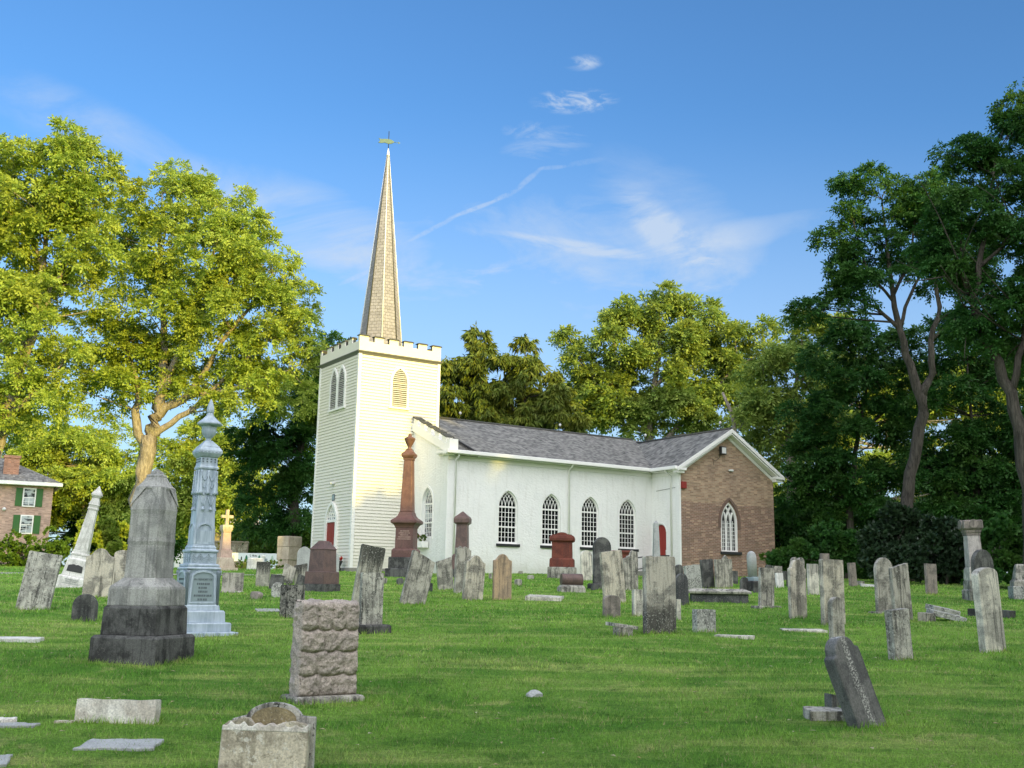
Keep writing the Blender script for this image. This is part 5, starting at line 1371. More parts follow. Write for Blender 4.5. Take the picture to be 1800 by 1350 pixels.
def norm(a): return a / (np.linalg.norm(a, axis=-1, keepdims=True) + 1e-9)
def fronds(c, d, L, nl, lw, droop, rng):
    """compound leaves: c (n,3) bases, d (n,3) directions, nl leaflet pairs + tip"""
    n = len(c); L = L * rng.uniform(.7, 1.25, (n, 1))
    d = norm(d); up = norm(np.array([[0, 0, 1.0]]) + rng.normal(0, .6, (n, 3)))
    s = norm(np.cross(d, up)); up = np.cross(s, d)
    out = []
    for i in range(nl):
        t = .18 + .80 * i / max(1, nl - 1)
        p = c + d * L * t - np.array([[0, 0, 1.0]]) * (droop * t * t) * L
        for sg in ((1, -1) if i < nl - 1 else (0,)):
            ld = norm(d * (.55 if sg else 1.0) + s * sg * .85 - up * rng.uniform(.15, 1.15, (n, 1)) + rng.normal(0, .12, (n, 3)))
            ln = L * (.40 if sg else .42) * (1.05 - .35 * abs(t - .5)) * rng.uniform(.8, 1.2, (n, 1))
            w = norm(np.cross(ld, up + rng.normal(0, .25, (n, 3)))) * ln * lw
            out.append(np.stack([p, p + ld * ln * .45 + w, p + ld * ln, p + ld * ln * .45 - w], 1))
    return np.concatenate(out, 0).reshape(-1, 3)
def tufts(c, d, L, nl, lw, droop, rng):
    """simple leaves in whorls, for shrubs"""
    n = len(c); out = []
    for i in range(nl):
        ld = norm(d + rng.normal(0, .75, (n, 3))); ln = L * rng.uniform(.6, 1.2, (n, 1))
        w = norm(np.cross(ld, rng.normal(0, 1, (n, 3)))) * ln * lw
        out.append(np.stack([c, c + ld * ln * .5 + w, c + ld * ln, c + ld * ln * .5 - w], 1))
    return np.concatenate(out, 0).reshape(-1, 3)
def drape(c, d, L, nl, lw, droop, rng):
    """hanging conifer sprays"""
    n = len(c); out = []
    for i in range(nl):
        ld = norm(d * .5 + rng.normal(0, .35, (n, 3)) + np.array([[0, 0, -.9]])); ln = L * rng.uniform(.6, 1.3, (n, 1))
        p = c + d * L * rng.uniform(0, .8, (n, 1)); w = norm(np.cross(ld, rng.normal(0, 1, (n, 3)))) * ln * lw
        out.append(np.stack([p, p + ld * ln * .35 + w, p + ld * ln, p + ld * ln * .35 - w], 1))
    return np.concatenate(out, 0).reshape(-1, 3)
def pxs(Z): return F / Z
def bezier(a, b, sag, n=6):
    a, b = np.array(a, float), np.array(b, float); m = (a + b) / 2 + np.array(sag)
    return [(1 - t) ** 2 * a + 2 * t * (1 - t) * m + t * t * b for t in np.linspace(0, 1, n)]
def crown_leaves(blobs, seed, dens=1.0, L=.55, nl=4, lw=.25, droop=.35, clump=.85, kind=fronds, flat=.62, hollow=.55):
    """blobs: world ellipsoids (centre, radii). Returns leaf quads and the clump centres"""
    rng = np.random.default_rng(seed); quads = []; clumps = []
    for (c, R) in blobs:
        c = np.array(c, float); R = np.array(R, float)
        nc = max(3, int(1.55 * (R[0] * R[2] + R[0] * R[1] + R[1] * R[2]) / 3 * PI / (clump * clump) * .8))
        d = norm(rng.normal(0, 1, (nc, 3))); rad = rng.uniform(hollow ** 3, 1, (nc, 1)) ** (1 / 3)
        cc = c + d * rad * R
        keep = rng.random(nc) < .92
        cc = cc[keep]; d = d[keep]; clumps.append(cc)
        nt_ = max(2, int(28 * dens * clump * clump))
        for i in range(len(cc)):
            k_ = rng.uniform(.7, 1.25) * clump * .78; m = max(2, int(nt_ * rng.uniform(.6, 1.4)))
            dd = norm(rng.normal(0, 1, (m, 3)) + np.array([[0, 0, .25]]) + d[i] * .35)
            tips = cc[i] + dd * rng.uniform(.25, 1, (m, 1)) ** .6 * np.array([k_, k_, k_ * flat])
            for f in range(4):
                fd = norm(dd * np.array([1, 1, .6]) + rng.normal(0, .65, (m, 3)) * np.array([1, 1, .6]) + np.array([[0, 0, .08]]))
                quads.append(kind(tips, fd, L, nl, lw, droop, rng))
    return np.concatenate(quads), np.concatenate(clumps)
def tree(label, cat, group, Z, blobs, limbs, leaf, bark='bark', seed=1, name='tree', dens=1.0, L=.45, clump=.80, kind=fronds, nl=4, lw=.25, droop=.35, twigs=.5, flat=.62, dz=None, dead=0, hollow=.55):
    """blobs and limbs are laid out on the tree's own depth Z, then given real depth"""
    rng = np.random.default_rng(seed + 100)
    s = pxs(Z); W = []
    for b in blobs:
        x, y, rx, ry = b[:4]; off = (b[4] if len(b) > 4 else rng.uniform(-1, 1) * .45 * (rx + ry) / 2 / s)
        P = at(x, y, Z + off); W.append((P, (rx / s, .5 * (rx + ry) / s, ry / s)))
    Lw = []
    for lb in limbs:
        Lw.append([(at(p[0], p[1], Z + (p[3] if len(p) > 3 else 0)), p[2]) for p in lb])
    base = Lw[0][0][0].copy(); base[2] = gz(base[0], base[1]) if base[2] < gz(base[0], base[1]) + 1.5 else base[2]
    root = empty(name, base, 0, label, cat, group)
    off = -base
    q, cl = crown_leaves(W, seed, dens, L, nl, lw, droop, clump, kind, flat, hollow)
    quadmesh('crown', q + off, M[leaf], root)
    mb = MB()
    nodes = []
    for i, lb in enumerate(Lw):
        pts = [p for p, r in lb]; rad = [r for p, r in lb]
        if i == 0: pts[0] = np.array([pts[0][0], pts[0][1], base[2] - .4])
        # smooth the limb with a few extra points and slight crooks
        P2 = []; R2 = []
        for j in range(len(pts) - 1):
            for t in (0, .34, .67):
                w_ = rng.normal(0, .25 * rad[j], 3) if t else np.zeros(3)
                P2.append(pts[j] * (1 - t) + pts[j + 1] * t + w_); R2.append(rad[j] * (1 - t) + rad[j + 1] * t)
        P2.append(pts[-1]); R2.append(rad[-1])
        if i == 0: R2[0] *= 1.35
        mb.tube([p + off for p in P2], R2, 10)
        nodes += [(p, r) for p, r in zip(P2, R2)][(3 if i == 0 else 0):]
    N = np.array([p for p, r in nodes]); NR = np.array([r for p, r in nodes])
    tb = mb.build('trunk', M[bark], root)
    mb = MB()
    for c in cl:
        if rng.random() > twigs: continue
        dvec = N - c; dist = np.linalg.norm(dvec, axis=1) + np.where(N[:, 2] > c[2] - .2, 2.5, 0)
        j = int(np.argmin(dist)); r0 = min(NR[j] * .55, .012 + .013 * dist[j])
        b = bezier(N[j], c, (rng.normal(0, .2), rng.normal(0, .2), -.06 * dist[j] + .1), 6)
        mb.tube([p + off for p in b], [r0 * (1 - .8 * t) + .004 for t in np.linspace(0, 1, 6)], 5)
    for i in range(dead):
        j = rng.integers(len(N) // 2, len(N)); p = N[j]
        for kx in range(3):
            e = p + rng.normal(0, 1.3, 3) + np.array([-1.0, -.6, .9]); mb.tube([x + off for x in bezier(p, e, rng.normal(0, .3, 3), 6)], [.03 * (1 - .85 * t) + .004 for t in np.linspace(0, 1, 6)], 5)
    if mb.v: mb.build('branches', M[bark], root)
    return root
BG = 'trees standing behind the graveyard'
T_A = [(90, 290, 105, 70), (20, 340, 110, 90), (150, 330, 62, 80), (60, 430, 110, 80), (140, 430, 70, 70), (30, 540, 90, 75), (110, 530, 70, 60), (10, 650, 70, 70), (75, 640, 70, 55), (60, 720, 70, 50), (-40, 450, 90, 160), (-30, 730, 60, 60)]
tree('tall sunlit yellow green tree cut by the left edge of the photo', 'tree', BG, 47, T_A,
     [[(-45, 1000, .46), (-20, 860, .40), (5, 740, .34), (32, 650, .27), (62, 560, .2), (75, 470, .14), (85, 360, .06)], [(32, 650, .2), (-20, 560, .14), (-40, 440, .06)], [(62, 560, .15), (110, 480, .1), (150, 380, .04)], [(5, 740, .18), (60, 690, .1), (110, 640, .04)], [(75, 470, .1), (40, 380, .06), (20, 320, .03)]],
     'leafsun', seed=11, dens=1.0)
T_B = [(285, 345, 72, 62), (270, 420, 80, 60), (395, 385, 55, 62), (350, 450, 100, 70), (455, 470, 62, 62), (235, 500, 80, 55), (515, 545, 50, 48), (420, 540, 100, 60), (300, 560, 110, 55), (210, 590, 85, 50), (165, 640, 55, 40), (545, 600, 32, 38), (480, 620, 75, 55), (370, 620, 105, 55), (270, 660, 80, 42), (430, 690, 75, 45), (200, 690, 60, 40), (500, 690, 55, 45), (345, 700, 50, 40), (330, 320, 40, 40), (430, 420, 50, 50)]
tree('huge sunlit spreading tree with a thick pale trunk left of the church tower', 'tree', BG, 52, T_B,
     [[(243, 1003, .48), (247, 900, .42), (252, 830, .40), (262, 770, .42), (272, 735, .36), (285, 690, .28), (290, 620, .2), (285, 540, .14), (280, 440, .08), (285, 340, .03)],
      [(256, 800, .24), (240, 740, .22), (243, 690, .17), (225, 620, .12), (205, 560, .06)], [(272, 735, .26), (300, 712, .22), (325, 700, .19), (350, 670, .15), (390, 600, .11), (440, 540, .08), (480, 480, .04)],
      [(285, 690, .2), (305, 640, .16), (340, 560, .12), (370, 470, .08), (390, 380, .04)], [(325, 700, .14), (380, 690, .11), (450, 670, .07), (510, 650, .03)], [(262, 770, .2), (300, 745, .16), (345, 715, .13), (400, 660, .09), (470, 600, .04)], [(243, 690, .12), (200, 680, .08), (160, 650, .04)]],
     'leafsun', seed=12, dens=1.0)
T_C = [(520, 690, 55, 55), (560, 720, 40, 60), (500, 760, 60, 60), (545, 800, 45, 70), (470, 830, 60, 55), (530, 880, 50, 60), (590, 625, 38, 38), (600, 680, 40, 60), (480, 900, 55, 45), (450, 780, 40, 45)]
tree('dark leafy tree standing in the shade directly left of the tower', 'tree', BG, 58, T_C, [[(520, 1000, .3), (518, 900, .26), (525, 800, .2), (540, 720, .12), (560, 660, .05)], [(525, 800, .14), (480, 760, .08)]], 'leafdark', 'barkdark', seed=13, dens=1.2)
T_D = [(130, 800, 70, 45), (190, 830, 50, 50), (90, 830, 60, 40), (170, 880, 70, 40), (110, 880, 50, 40), (215, 780, 40, 40), (60, 790, 50, 35), (230, 880, 40, 50), (20, 770, 50, 40)]
tree('broad yellow green tree behind the red brick house', 'tree', BG, 92, T_D, [[(150, 1000, .35), (150, 900, .28), (145, 820, .15), (140, 780, .06)]], 'leafsun', seed=14, dens=.8, L=.7, clump=1.2)
T_D2 = [(370, 770, 40, 45), (400, 820, 50, 45), (350, 830, 40, 45), (330, 880, 40, 40), (410, 880, 50, 35), (300, 820, 40, 50), (290, 890, 40, 40), (445, 840, 35, 45), (370, 890, 40, 35)]
tree('bright yellow green tree behind the blue grey metal monument', 'tree', BG, 78, T_D2, [[(385, 1000, .3), (385, 900, .22), (380, 830, .12), (375, 780, .05)]], 'leafsun', seed=15, dens=.85, L=.65, clump=1.1)
T_D3 = [(200, 920, 50, 40), (160, 930, 40, 40), (260, 930, 50, 40), (110, 920, 40, 45), (310, 940, 50, 40), (470, 930, 50, 40), (440, 950, 40, 30), (520, 950, 40, 40), (-10, 880, 40, 60)]
tree('low dark shaded trees under the crowns beside the brick house', 'trees', None, 96, T_D3, [[(200, 1000, .2), (200, 940, .12), (205, 910, .05)]], 'leafdark', 'barkdark', seed=16, dens=1.0, L=.7, clump=1.2, name='understorey_trees')
T_E = [(800, 655, 26, 32), (848, 632, 22, 34), (846, 594, 8, 22), (870, 670, 55, 45), (924, 652, 20, 30), (922, 615, 7, 22), (820, 700, 50, 45), (900, 710, 60, 40), (950, 690, 40, 50), (880, 745, 90, 30), (790, 740, 50, 40), (970, 740, 50, 40)]
tree('dark olive spruces with drooping sprays right behind the nave roof', 'spruces', BG, 66, T_E, [[(848, 1000, .28), (847, 800, .2), (846, 650, .08), (846, 580, .03)], [(922, 800, .14), (922, 650, .06), (922, 598, .02)]], 'leafolive', 'barkdark', seed=17, kind=drape, L=.42, nl=6, lw=.13, dens=1.1, clump=.9, name='spruce_clump')
T_F = [(1000, 600, 26, 24), (1030, 640, 45, 45), (1085, 545, 24, 32), (1095, 600, 45, 50), (1160, 545, 42, 36), (1170, 610, 60, 45), (1225, 560, 36, 36), (1270, 600, 45, 40), (1310, 640, 45, 40), (1240, 650, 60, 50), (1140, 680, 65, 50), (1060, 700, 50, 45), (1200, 720, 60, 40), (1130, 740, 50, 30), (1290, 700, 50, 40), (1020, 720, 40, 35), (1340, 600, 30, 35), (1260, 750, 50, 30)]
tree('big sunlit locust tree rising behind the nave and transept roofs', 'tree', BG, 70, T_F,
     [[(1150, 1000, .45), (1145, 850, .38), (1140, 760, .30), (1150, 680, .2), (1160, 600, .12), (1160, 540, .05)], [(1140, 760, .22), (1100, 700, .14), (1080, 620, .08), (1088, 550, .03)], [(1150, 680, .16), (1200, 640, .1), (1230, 570, .04)], [(1140, 760, .2), (1100, 750, .12), (1040, 660, .05)], [(1145, 800, .2), (1240, 700, .12), (1300, 640, .05)]],
     'leafgreen', seed=18, dens=1.0, L=.62, clump=.95)
T_G = [(1400, 585, 48, 30), (1450, 580, 40, 26), (1350, 640, 40, 36), (1410, 640, 50, 35), (1470, 640, 40, 36), (1370, 700, 45, 35), (1430, 700, 50, 40), (1330, 720, 36, 40), (1400, 770, 50, 36), (1350, 790, 36, 40), (1470, 720, 36, 40)]
tree('open crowned locust with sky gaps right of the brick gable', 'tree', BG, 58, T_G,
     [[(1390, 1000, .32), (1392, 850, .25), (1385, 760, .18), (1400, 680, .12), (1410, 600, .05)], [(1385, 760, .12), (1350, 700, .07), (1340, 640, .03)], [(1400, 680, .1), (1450, 620, .05), (1460, 580, .02)], [(1300, 830, .16), (1290, 740, .12), (1270, 690, .07)]],
     'leafgreen', 'bark', seed=19, dens=.9, L=.55, clump=.85)
T_H = [(1498, 325, 30, 16), (1545, 318, 48, 24), (1600, 335, 44, 32), (1500, 375, 46, 26), (1565, 390, 60, 36), (1640, 385, 54, 42), (1478, 410, 30, 18), (1540, 440, 64, 30), (1620, 450, 66, 40), (1480, 480, 50, 24), (1550, 495, 60, 26), (1440, 520, 40, 20), (1495, 535, 44, 18), (1690, 440, 50, 60), (1425, 545, 24, 12), (1660, 520, 50, 30), (1660, 330, 40, 40)]
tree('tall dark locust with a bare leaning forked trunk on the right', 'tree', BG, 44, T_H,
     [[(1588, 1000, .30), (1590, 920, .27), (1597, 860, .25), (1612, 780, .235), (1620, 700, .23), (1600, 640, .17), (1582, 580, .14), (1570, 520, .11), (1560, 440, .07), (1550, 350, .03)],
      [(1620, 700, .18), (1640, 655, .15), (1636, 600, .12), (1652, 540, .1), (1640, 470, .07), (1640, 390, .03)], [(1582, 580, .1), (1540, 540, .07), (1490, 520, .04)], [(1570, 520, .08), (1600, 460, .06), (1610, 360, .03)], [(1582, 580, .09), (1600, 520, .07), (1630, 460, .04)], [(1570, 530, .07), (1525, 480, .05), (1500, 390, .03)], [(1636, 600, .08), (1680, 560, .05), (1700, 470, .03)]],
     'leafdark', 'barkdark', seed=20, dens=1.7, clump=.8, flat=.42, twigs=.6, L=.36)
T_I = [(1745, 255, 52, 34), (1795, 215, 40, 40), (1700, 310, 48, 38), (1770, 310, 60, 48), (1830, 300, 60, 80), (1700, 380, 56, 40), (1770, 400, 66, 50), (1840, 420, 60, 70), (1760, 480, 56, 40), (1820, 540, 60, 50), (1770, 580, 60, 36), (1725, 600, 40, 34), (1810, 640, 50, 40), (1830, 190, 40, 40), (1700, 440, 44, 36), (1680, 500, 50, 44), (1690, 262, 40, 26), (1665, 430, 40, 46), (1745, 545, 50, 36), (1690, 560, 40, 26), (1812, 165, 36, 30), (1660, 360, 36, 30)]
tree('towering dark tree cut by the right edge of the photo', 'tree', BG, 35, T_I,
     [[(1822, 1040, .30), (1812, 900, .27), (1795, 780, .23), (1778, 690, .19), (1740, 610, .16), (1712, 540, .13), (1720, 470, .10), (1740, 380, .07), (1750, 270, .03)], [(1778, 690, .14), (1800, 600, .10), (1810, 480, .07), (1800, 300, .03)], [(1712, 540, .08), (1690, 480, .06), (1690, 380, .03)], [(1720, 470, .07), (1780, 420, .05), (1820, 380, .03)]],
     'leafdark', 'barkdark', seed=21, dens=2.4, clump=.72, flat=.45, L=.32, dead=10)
T_J1 = [(1540, 620, 60, 30), (1515, 590, 56, 24), (1440, 640, 40, 26), (1420, 720, 40, 36), (1600, 600, 40, 26), (1500, 680, 56, 34), (1570, 680, 60, 36), (1480, 740, 50, 36), (1550, 750, 60, 36), (1440, 800, 50, 36), (1510, 820, 60, 36), (1580, 820, 50, 36), (1460, 870, 60, 36), (1540, 890, 60, 36), (1400, 860, 40, 40)]
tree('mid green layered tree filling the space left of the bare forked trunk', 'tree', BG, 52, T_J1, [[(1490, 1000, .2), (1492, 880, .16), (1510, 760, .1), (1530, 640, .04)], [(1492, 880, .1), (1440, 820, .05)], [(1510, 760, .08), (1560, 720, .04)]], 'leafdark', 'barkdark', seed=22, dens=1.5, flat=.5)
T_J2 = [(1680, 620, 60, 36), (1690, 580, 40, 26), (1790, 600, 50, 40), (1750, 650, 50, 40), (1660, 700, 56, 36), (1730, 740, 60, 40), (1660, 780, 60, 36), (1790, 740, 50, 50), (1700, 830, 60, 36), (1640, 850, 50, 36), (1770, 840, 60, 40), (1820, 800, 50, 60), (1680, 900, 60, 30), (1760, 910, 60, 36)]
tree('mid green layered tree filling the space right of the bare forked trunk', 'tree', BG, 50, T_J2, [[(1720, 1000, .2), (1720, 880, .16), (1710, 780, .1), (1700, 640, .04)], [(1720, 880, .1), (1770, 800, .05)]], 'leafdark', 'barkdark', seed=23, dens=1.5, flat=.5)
T_J3 = [(1420, 760, 60, 60), (1500, 720, 60, 60), (1600, 700, 70, 60), (1700, 700, 70, 70), (1800, 700, 70, 70), (1450, 880, 60, 60), (1560, 860, 70, 60), (1670, 850, 70, 70), (1790, 860, 70, 70), (1390, 940, 50, 50), (1330, 900, 40, 50)]
tree('sunlit woodland edge glimpsed behind the dark trees on the right', 'trees', None, 85, T_J3, [[(1550, 1000, .3), (1550, 880, .2), (1560, 740, .1)]], 'leafsun', 'bark', seed=24, dens=.75, L=.75, clump=1.3, name='woodland_trees')
T_J4 = [(x, y, 50, 26) for x in range(1340, 1860, 52) for y in (915, 955, 990)]
tree('dark undergrowth at the foot of the wood behind the gravestones on the right', 'undergrowth', None, 58, T_J4, [[(1500, 1010, .1), (1502, 960, .06), (1500, 930, .03)]], 'leafdark', 'barkdark', seed=25, dens=1.5, L=.5, clump=.8, name='undergrowth', twigs=.1)
# shrubs
def shrub(label, Z, blobs, leaf, seed, L=.22, dens=2.2, clump=.55, lw=.30, nl=6, name='shrub', cat='shrub', group='shrubs round the edge of the graveyard'):
    x0 = blobs[0][0]; yt = blobs[0][1] + 2
    return tree(label, cat, group, Z, blobs, [[(x0, 1010, .06), (x0 + 2, (1010 + yt) / 2, .05), (x0 - 1, yt, .03)], [(x0, 1004, .04), (x0 + 6, yt + 3, .02)], [(x0, 1004, .04), (x0 - 6, yt + 4, .02)]], leaf, 'barkdark', seed, name, dens, L, clump, tufts, nl, lw, 0, .5, .8, hollow=.3)
shrub('dark glossy bush at the foot of the bare forked trunk', 42, [(1565, 958, 44, 30), (1600, 934, 34, 28), (1590, 985, 60, 30), (1532, 988, 40, 22), (1622, 950, 26, 30), (1580, 912, 18, 16), (1548, 932, 16, 18)], 'leafblue', 31)
shrub('dark glossy bush left of the capped white shafted monument', 40, [(1662, 966, 34, 34), (1684, 998, 44, 28), (1632, 990, 36, 28), (1676, 938, 18, 20), (1650, 930, 12, 14), (1700, 975, 20, 20)], 'leafblue', 32)
shrub('dark bushes behind the tall square slab on the right', 46, [(1474, 960, 38, 30), (1430, 978, 40, 26), (1502, 988, 40, 22), (1388, 980, 30, 28), (1452, 938, 18, 18), (1494, 946, 16, 20)], 'leafdark', 33)
shrub('dark bush between the capped monument and the right edge', 38, [(1750, 960, 44, 44), (1790, 985, 40, 44), (1735, 1010, 40, 26), (1820, 960, 40, 60)], 'leafdark', 34)
shrub('low green shrub by the foot of the brick gable corner', 48, [(1352, 985, 16, 14), (1372, 978, 16, 18)], 'leafhedge', 35, L=.12, clump=.35)
shrub('dense dark green hedge in front of the brick house', 44, [(40, 968, 40, 32), (85, 962, 36, 34), (10, 985, 34, 28), (115, 980, 24, 26), (60, 992, 50, 18), (-20, 980, 30, 30)], 'leafhedge', 36, L=.12, dens=2.4, clump=.42, name='hedge', cat='hedge')
shrub('light green shrub right of the leaning white obelisk', 56, [(175, 930, 26, 24), (195, 950, 24, 30), (160, 955, 24, 30), (185, 980, 34, 22)], 'leafsun', 37, L=.22, clump=.55)
shrub('yellow green upright bush just left of the sunlit cross', 46, [(384, 968, 10, 14), (378, 985, 11, 16), (386, 990, 9, 16)], 'leafyellow', 38, L=.11, clump=.26, dens=2.2)
shrub('low clipped hedge below the white banner', 49, [(415, 992, 14, 7), (430, 993, 14, 7), (445, 993, 12, 7), (474, 994, 14, 7), (488, 994, 12, 7)], 'leafhedge', 39, L=.09, clump=.22, dens=2.6, name='hedge', cat='hedge')
shrub('green bank of shrubs behind the white banner', 66, [(445, 962, 26, 18), (470, 965, 24, 16), (432, 950, 18, 20), (492, 950, 20, 26), (525, 970, 18, 24)], 'leafhedge', 40, L=.2, clump=.5)
shrub('green bushes against the church tower by the yellow sandstone block', 58, [(535, 955, 16, 26), (545, 975, 12, 22), (525, 985, 12, 14)], 'leafhedge', 41, L=.18, clump=.4)

# ---------------------------------------------------------------- the far left: house, banner and small things
def hpart(mb, name, mat, par, bevel=0): return mb.build(name, mat, par, bevel)
P = at(80, 1000, 84); P[2] = 2.1
HO = empty('brick_house', P, math.radians(28), 'red brick two storey house with green shutters at the far left', 'house')
M['housebrick'] = brickmat('house_brick', 0, ((.50, .33, .26), (.40, .25, .19)), (.46, .40, .34))
M['shutter'] = paint('green_shutter', (.045, .13, .035), .2, .5); M['hroof'] = slatemat('house_roof', 0, 1)
M['chim'] = brickmat('chimney_brick', 0, ((.46, .22, .13), (.36, .17, .10)), (.40, .33, .26))
E_ = 6.65
hpart(MB().box(-14, 0, 0, 9, -1, E_), 'wall', M['housebrick'], HO)
rf = hpart(MB().add([(-14.6, -.6, E_ + .25), (.6, -.6, E_ + .25), (.6, 9.6, E_ + .25), (-14.6, 9.6, E_ + .25), (-10, 4.5, E_ + 2.6), (-4, 4.5, E_ + 2.6)], [(0, 1, 5, 4), (1, 2, 5), (2, 3, 4, 5), (3, 0, 4), (3, 2, 1, 0)]), 'roof', M['hroof'], HO)
hpart(MB().box(-14.6, .6, -.62, -.5, E_ - .02, E_ + .25).box(.5, .62, -.5, 9.6, E_ - .02, E_ + .25).box(-14.5, .5, -.5, -.02, E_ - .04, E_ + .1), 'eaves_board', M['trim'], HO)
c_ = MB().box(-3.7, -2.6, .7, 1.6, E_ + .3, E_ + 2.15).box(-3.77, -2.53, .63, 1.67, E_ + 2.15, E_ + 2.35); c_.build('chimney', M['chim'], rf)
for x in (-12.2, -8.7, -5.2, -1.7):
    for z in (5.02, 2.9):
        q = MB().box(x - .47, x + .47, -.10, .0, z - .06, z + 1.42); w_ = hpart(q, 'window', M['trim'], HO)
        MB().box(x - .38, x + .38, -.115, -.09, z + .04, z + 1.32).build('pane', M['glasspale'], w_)
        MB().box(x - .40, x + .40, -.13, -.10, z + .62, z + .68).box(x - .40, x + .40, -.125, -.10, z + .32, z + .345).box(x - .015, x + .015, -.124, -.10, z + .04, z + .62).build('sash_bars', M['trim'], w_)
        for sg in (-1, 1):
            a0, a1 = sorted((x + sg * .50, x + sg * .98)); MB().box(a0, a1, -.07, -.003, z - .02, z + 1.40).build('shutter', M['shutter'], w_)
MB().lathe([(0, .0), (.05, .12), (.16, .15), (.28, .08), (.30, 0)], 0, 0, 14).build('wall_lamp', M['alu'], HO).location = (-3.4, -.14, 4.55)
# banner on posts
P = gpos(448, 988, 54); s = ppm(P); 
BN = empty('banner', P, .12, 'long white banner with green fir trees strung low across the grass left of the tower', 'banner')
Wd = 88 / s; zb0 = at(448, 987, 54)[2] - P[2]; zb1 = zb0 + 14.5 / s
k = NT('banner_cloth', .6, .2); M['banner'] = k.done(k.mix(k.noise(k.coord(rnd=False), 1.5, 3), (.80, .82, .82), (.66, .74, .78)))
MB().box(-Wd / 2, Wd / 2, -.012, .012, zb0, zb1).build('cloth', M['banner'], BN)
M['fir'] = paint('fir_print', (.02, .16, .10), .2, .6); M['firpale'] = paint('pale_fir_print', (.45, .60, .50), .2, .6); M['ink'] = paint('ink_print', (.05, .05, .055), .1, .6)
def fir(x, wd, mat, n=3):
    q = MB(); h = (zb1 - zb0) * .62; z0 = zb0 + (zb1 - zb0) * .14
    for i in range(n):
        a = wd / 2 * (1 - i * .22); z = z0 + h * (.12 + .26 * i)
        q.add([(x - a, -.0145 - .0004 * i, z), (x + a, -.0145 - .0004 * i, z), (x, -.0145 - .0004 * i, z + h * .40)], [(0, 1, 2)])
    q.box(x - .03, x + .03, -.0150, -.0135, z0, z0 + h * .14); q.build('fir_print', mat, BN)
fx = lambda p: (p - 448) / s
fir(fx(433), .22, M['fir']); fir(fx(455), .22, M['fir']); fir(fx(410.5), .22, M['firpale']); fir(fx(477.5), .22, M['firpale']); fir(fx(424.5), .10, M['ink'], 2)
q = MB(); Wb = Wall((0, 0, 0), (1, 0, 0), (0, -1, 0)); zc = zb0 + (zb1 - zb0) * .66; hh = .075
for i, st in enumerate((((-.8, 1), (-1, .2), (-.5, -.6), (.2, -.3)), ((-.4, .6), (.2, -.4), (.5, .8)), ((-.6, .9), (-.5, -.6), (.5, -.2), (.4, .6), (-.4, .2)), ((-.5, -.4), (.1, .7), (.5, .1), (.2, -.5)), ((-.5, .5), (-.3, -.6), (.1, .3), (.6, -.4)))):
    x = fx(440.5 + i * 2.5); Wb.ribbon(q, [(x + a * .04, zc + b * hh) for a, b in st], .022, .013, .0165)
q.build('script_lettering', M['ink'], BN)
for x in (-Wd / 2, Wd / 2): MB().tube([(x, .03, -.3), (x, .03, zb1 + .05)], .03, 8).build('stake', M['trim'], BN)
P = gpos(462, 992, 52); PO = empty('sign_post', P, .1, 'slim white post with a small grey plate in front of the banner', 'post')
MB().stack([(-.3, .07), (.62, .07), (.64, .10), (.70, .10), (.74, .03)]).build('post', M['trim'], PO); MB().box(.07, .20, -.01, .02, .42, .56).build('plate', M['zincplate'], PO)
# white block stone catching the sun
P = gpos(447, 1006, 45); o = MB().stack([(-.2, .33, .17), (.42, .31, .15), (.47, .26, .12)]).build('white_headstone', M['white'], None, .02)
o.location = tuple(P); o.rotation_euler = (0, 0, .3); tag(o, 'thick low white stone in the sun behind the dark stained pale slab', 'headstone', STONES)
P = gpos(430, 1000, 46); o = MB().stack([(-.1, .10, .08), (.22, .06, .05), (.30, .02, .02)]).build('plant_marker', M['leafyellow'], None, .01); o.location = tuple(P); tag(o, 'small pale pointed stone left of the thick low white stone', 'stone')
# tan panelled wall behind the cross and a dormered house far off
P = at(418, 1000, 62); P[2] = gz(P[0], P[1]); TW = empty('panelled_wall', P, math.radians(10), 'tan panelled garden wall behind the sunlit cross', 'wall')
zt = (1000 - 951) / pxs(62) + 0.0
MB().box(-1.4, .50, -.15, .15, -.5, zt).build('wall', M['sand'], TW, .02)
q = MB()
for i in range(3): q.box(-1.3 + i * .62, -.78 + i * .62, -.19, -.15, zt - 1.05, zt - .12)
q.build('panels', M['tan'], TW, .015); MB().box(-1.46, .56, -.22, .22, zt, zt + .09).build('coping', M['sand'], TW, .01)
P = at(395, 1000, 110); P[2] = 2.2; H2 = empty('dormer_house', P, math.radians(20), 'pale house with a pointed dormer glimpsed far behind the cross', 'house')
sx = 1 / pxs(110); ZH = lambda y: (1003 - y) * sx
MB().box(-5, 3.2, 0, 6, -1, ZH(948)).build('wall', M['stucco'], H2)
MB().add([(-5.3, -.4, ZH(948)), (3.5, -.4, ZH(948)), (3.5, 6.4, ZH(948)), (-5.3, 6.4, ZH(948)), (-5.3, 3, ZH(905)), (3.5, 3, ZH(905))], [(0, 1, 5, 4), (2, 3, 4, 5), (1, 2, 5), (3, 0, 4), (3, 2, 1, 0)]).build('roof', paint('pale_shingle', (.42, .38, .33), .3, .9), H2)
dm = MB().prism([(-.95, ZH(940)), (.35, ZH(940)), (.35, ZH(922)), (-.3, ZH(911)), (-.95, ZH(922))], -.3, 2.5).build('dormer', M['trim'], H2)
MB().box(-.55, -.05, -.34, -.3, ZH(938), ZH(924)).build('pane', M['glass'], dm)
for x in (-3.6, 1.6): MB().box(x - .5, x + .5, -.05, .0, ZH(975), ZH(955)).build('window', M['glass'], H2)
P = at(203, 1000, 100); P[2] = 2.2; G = empty('garage', P, .2, 'small white outbuilding showing behind the grey headstones at the left', 'outbuilding')
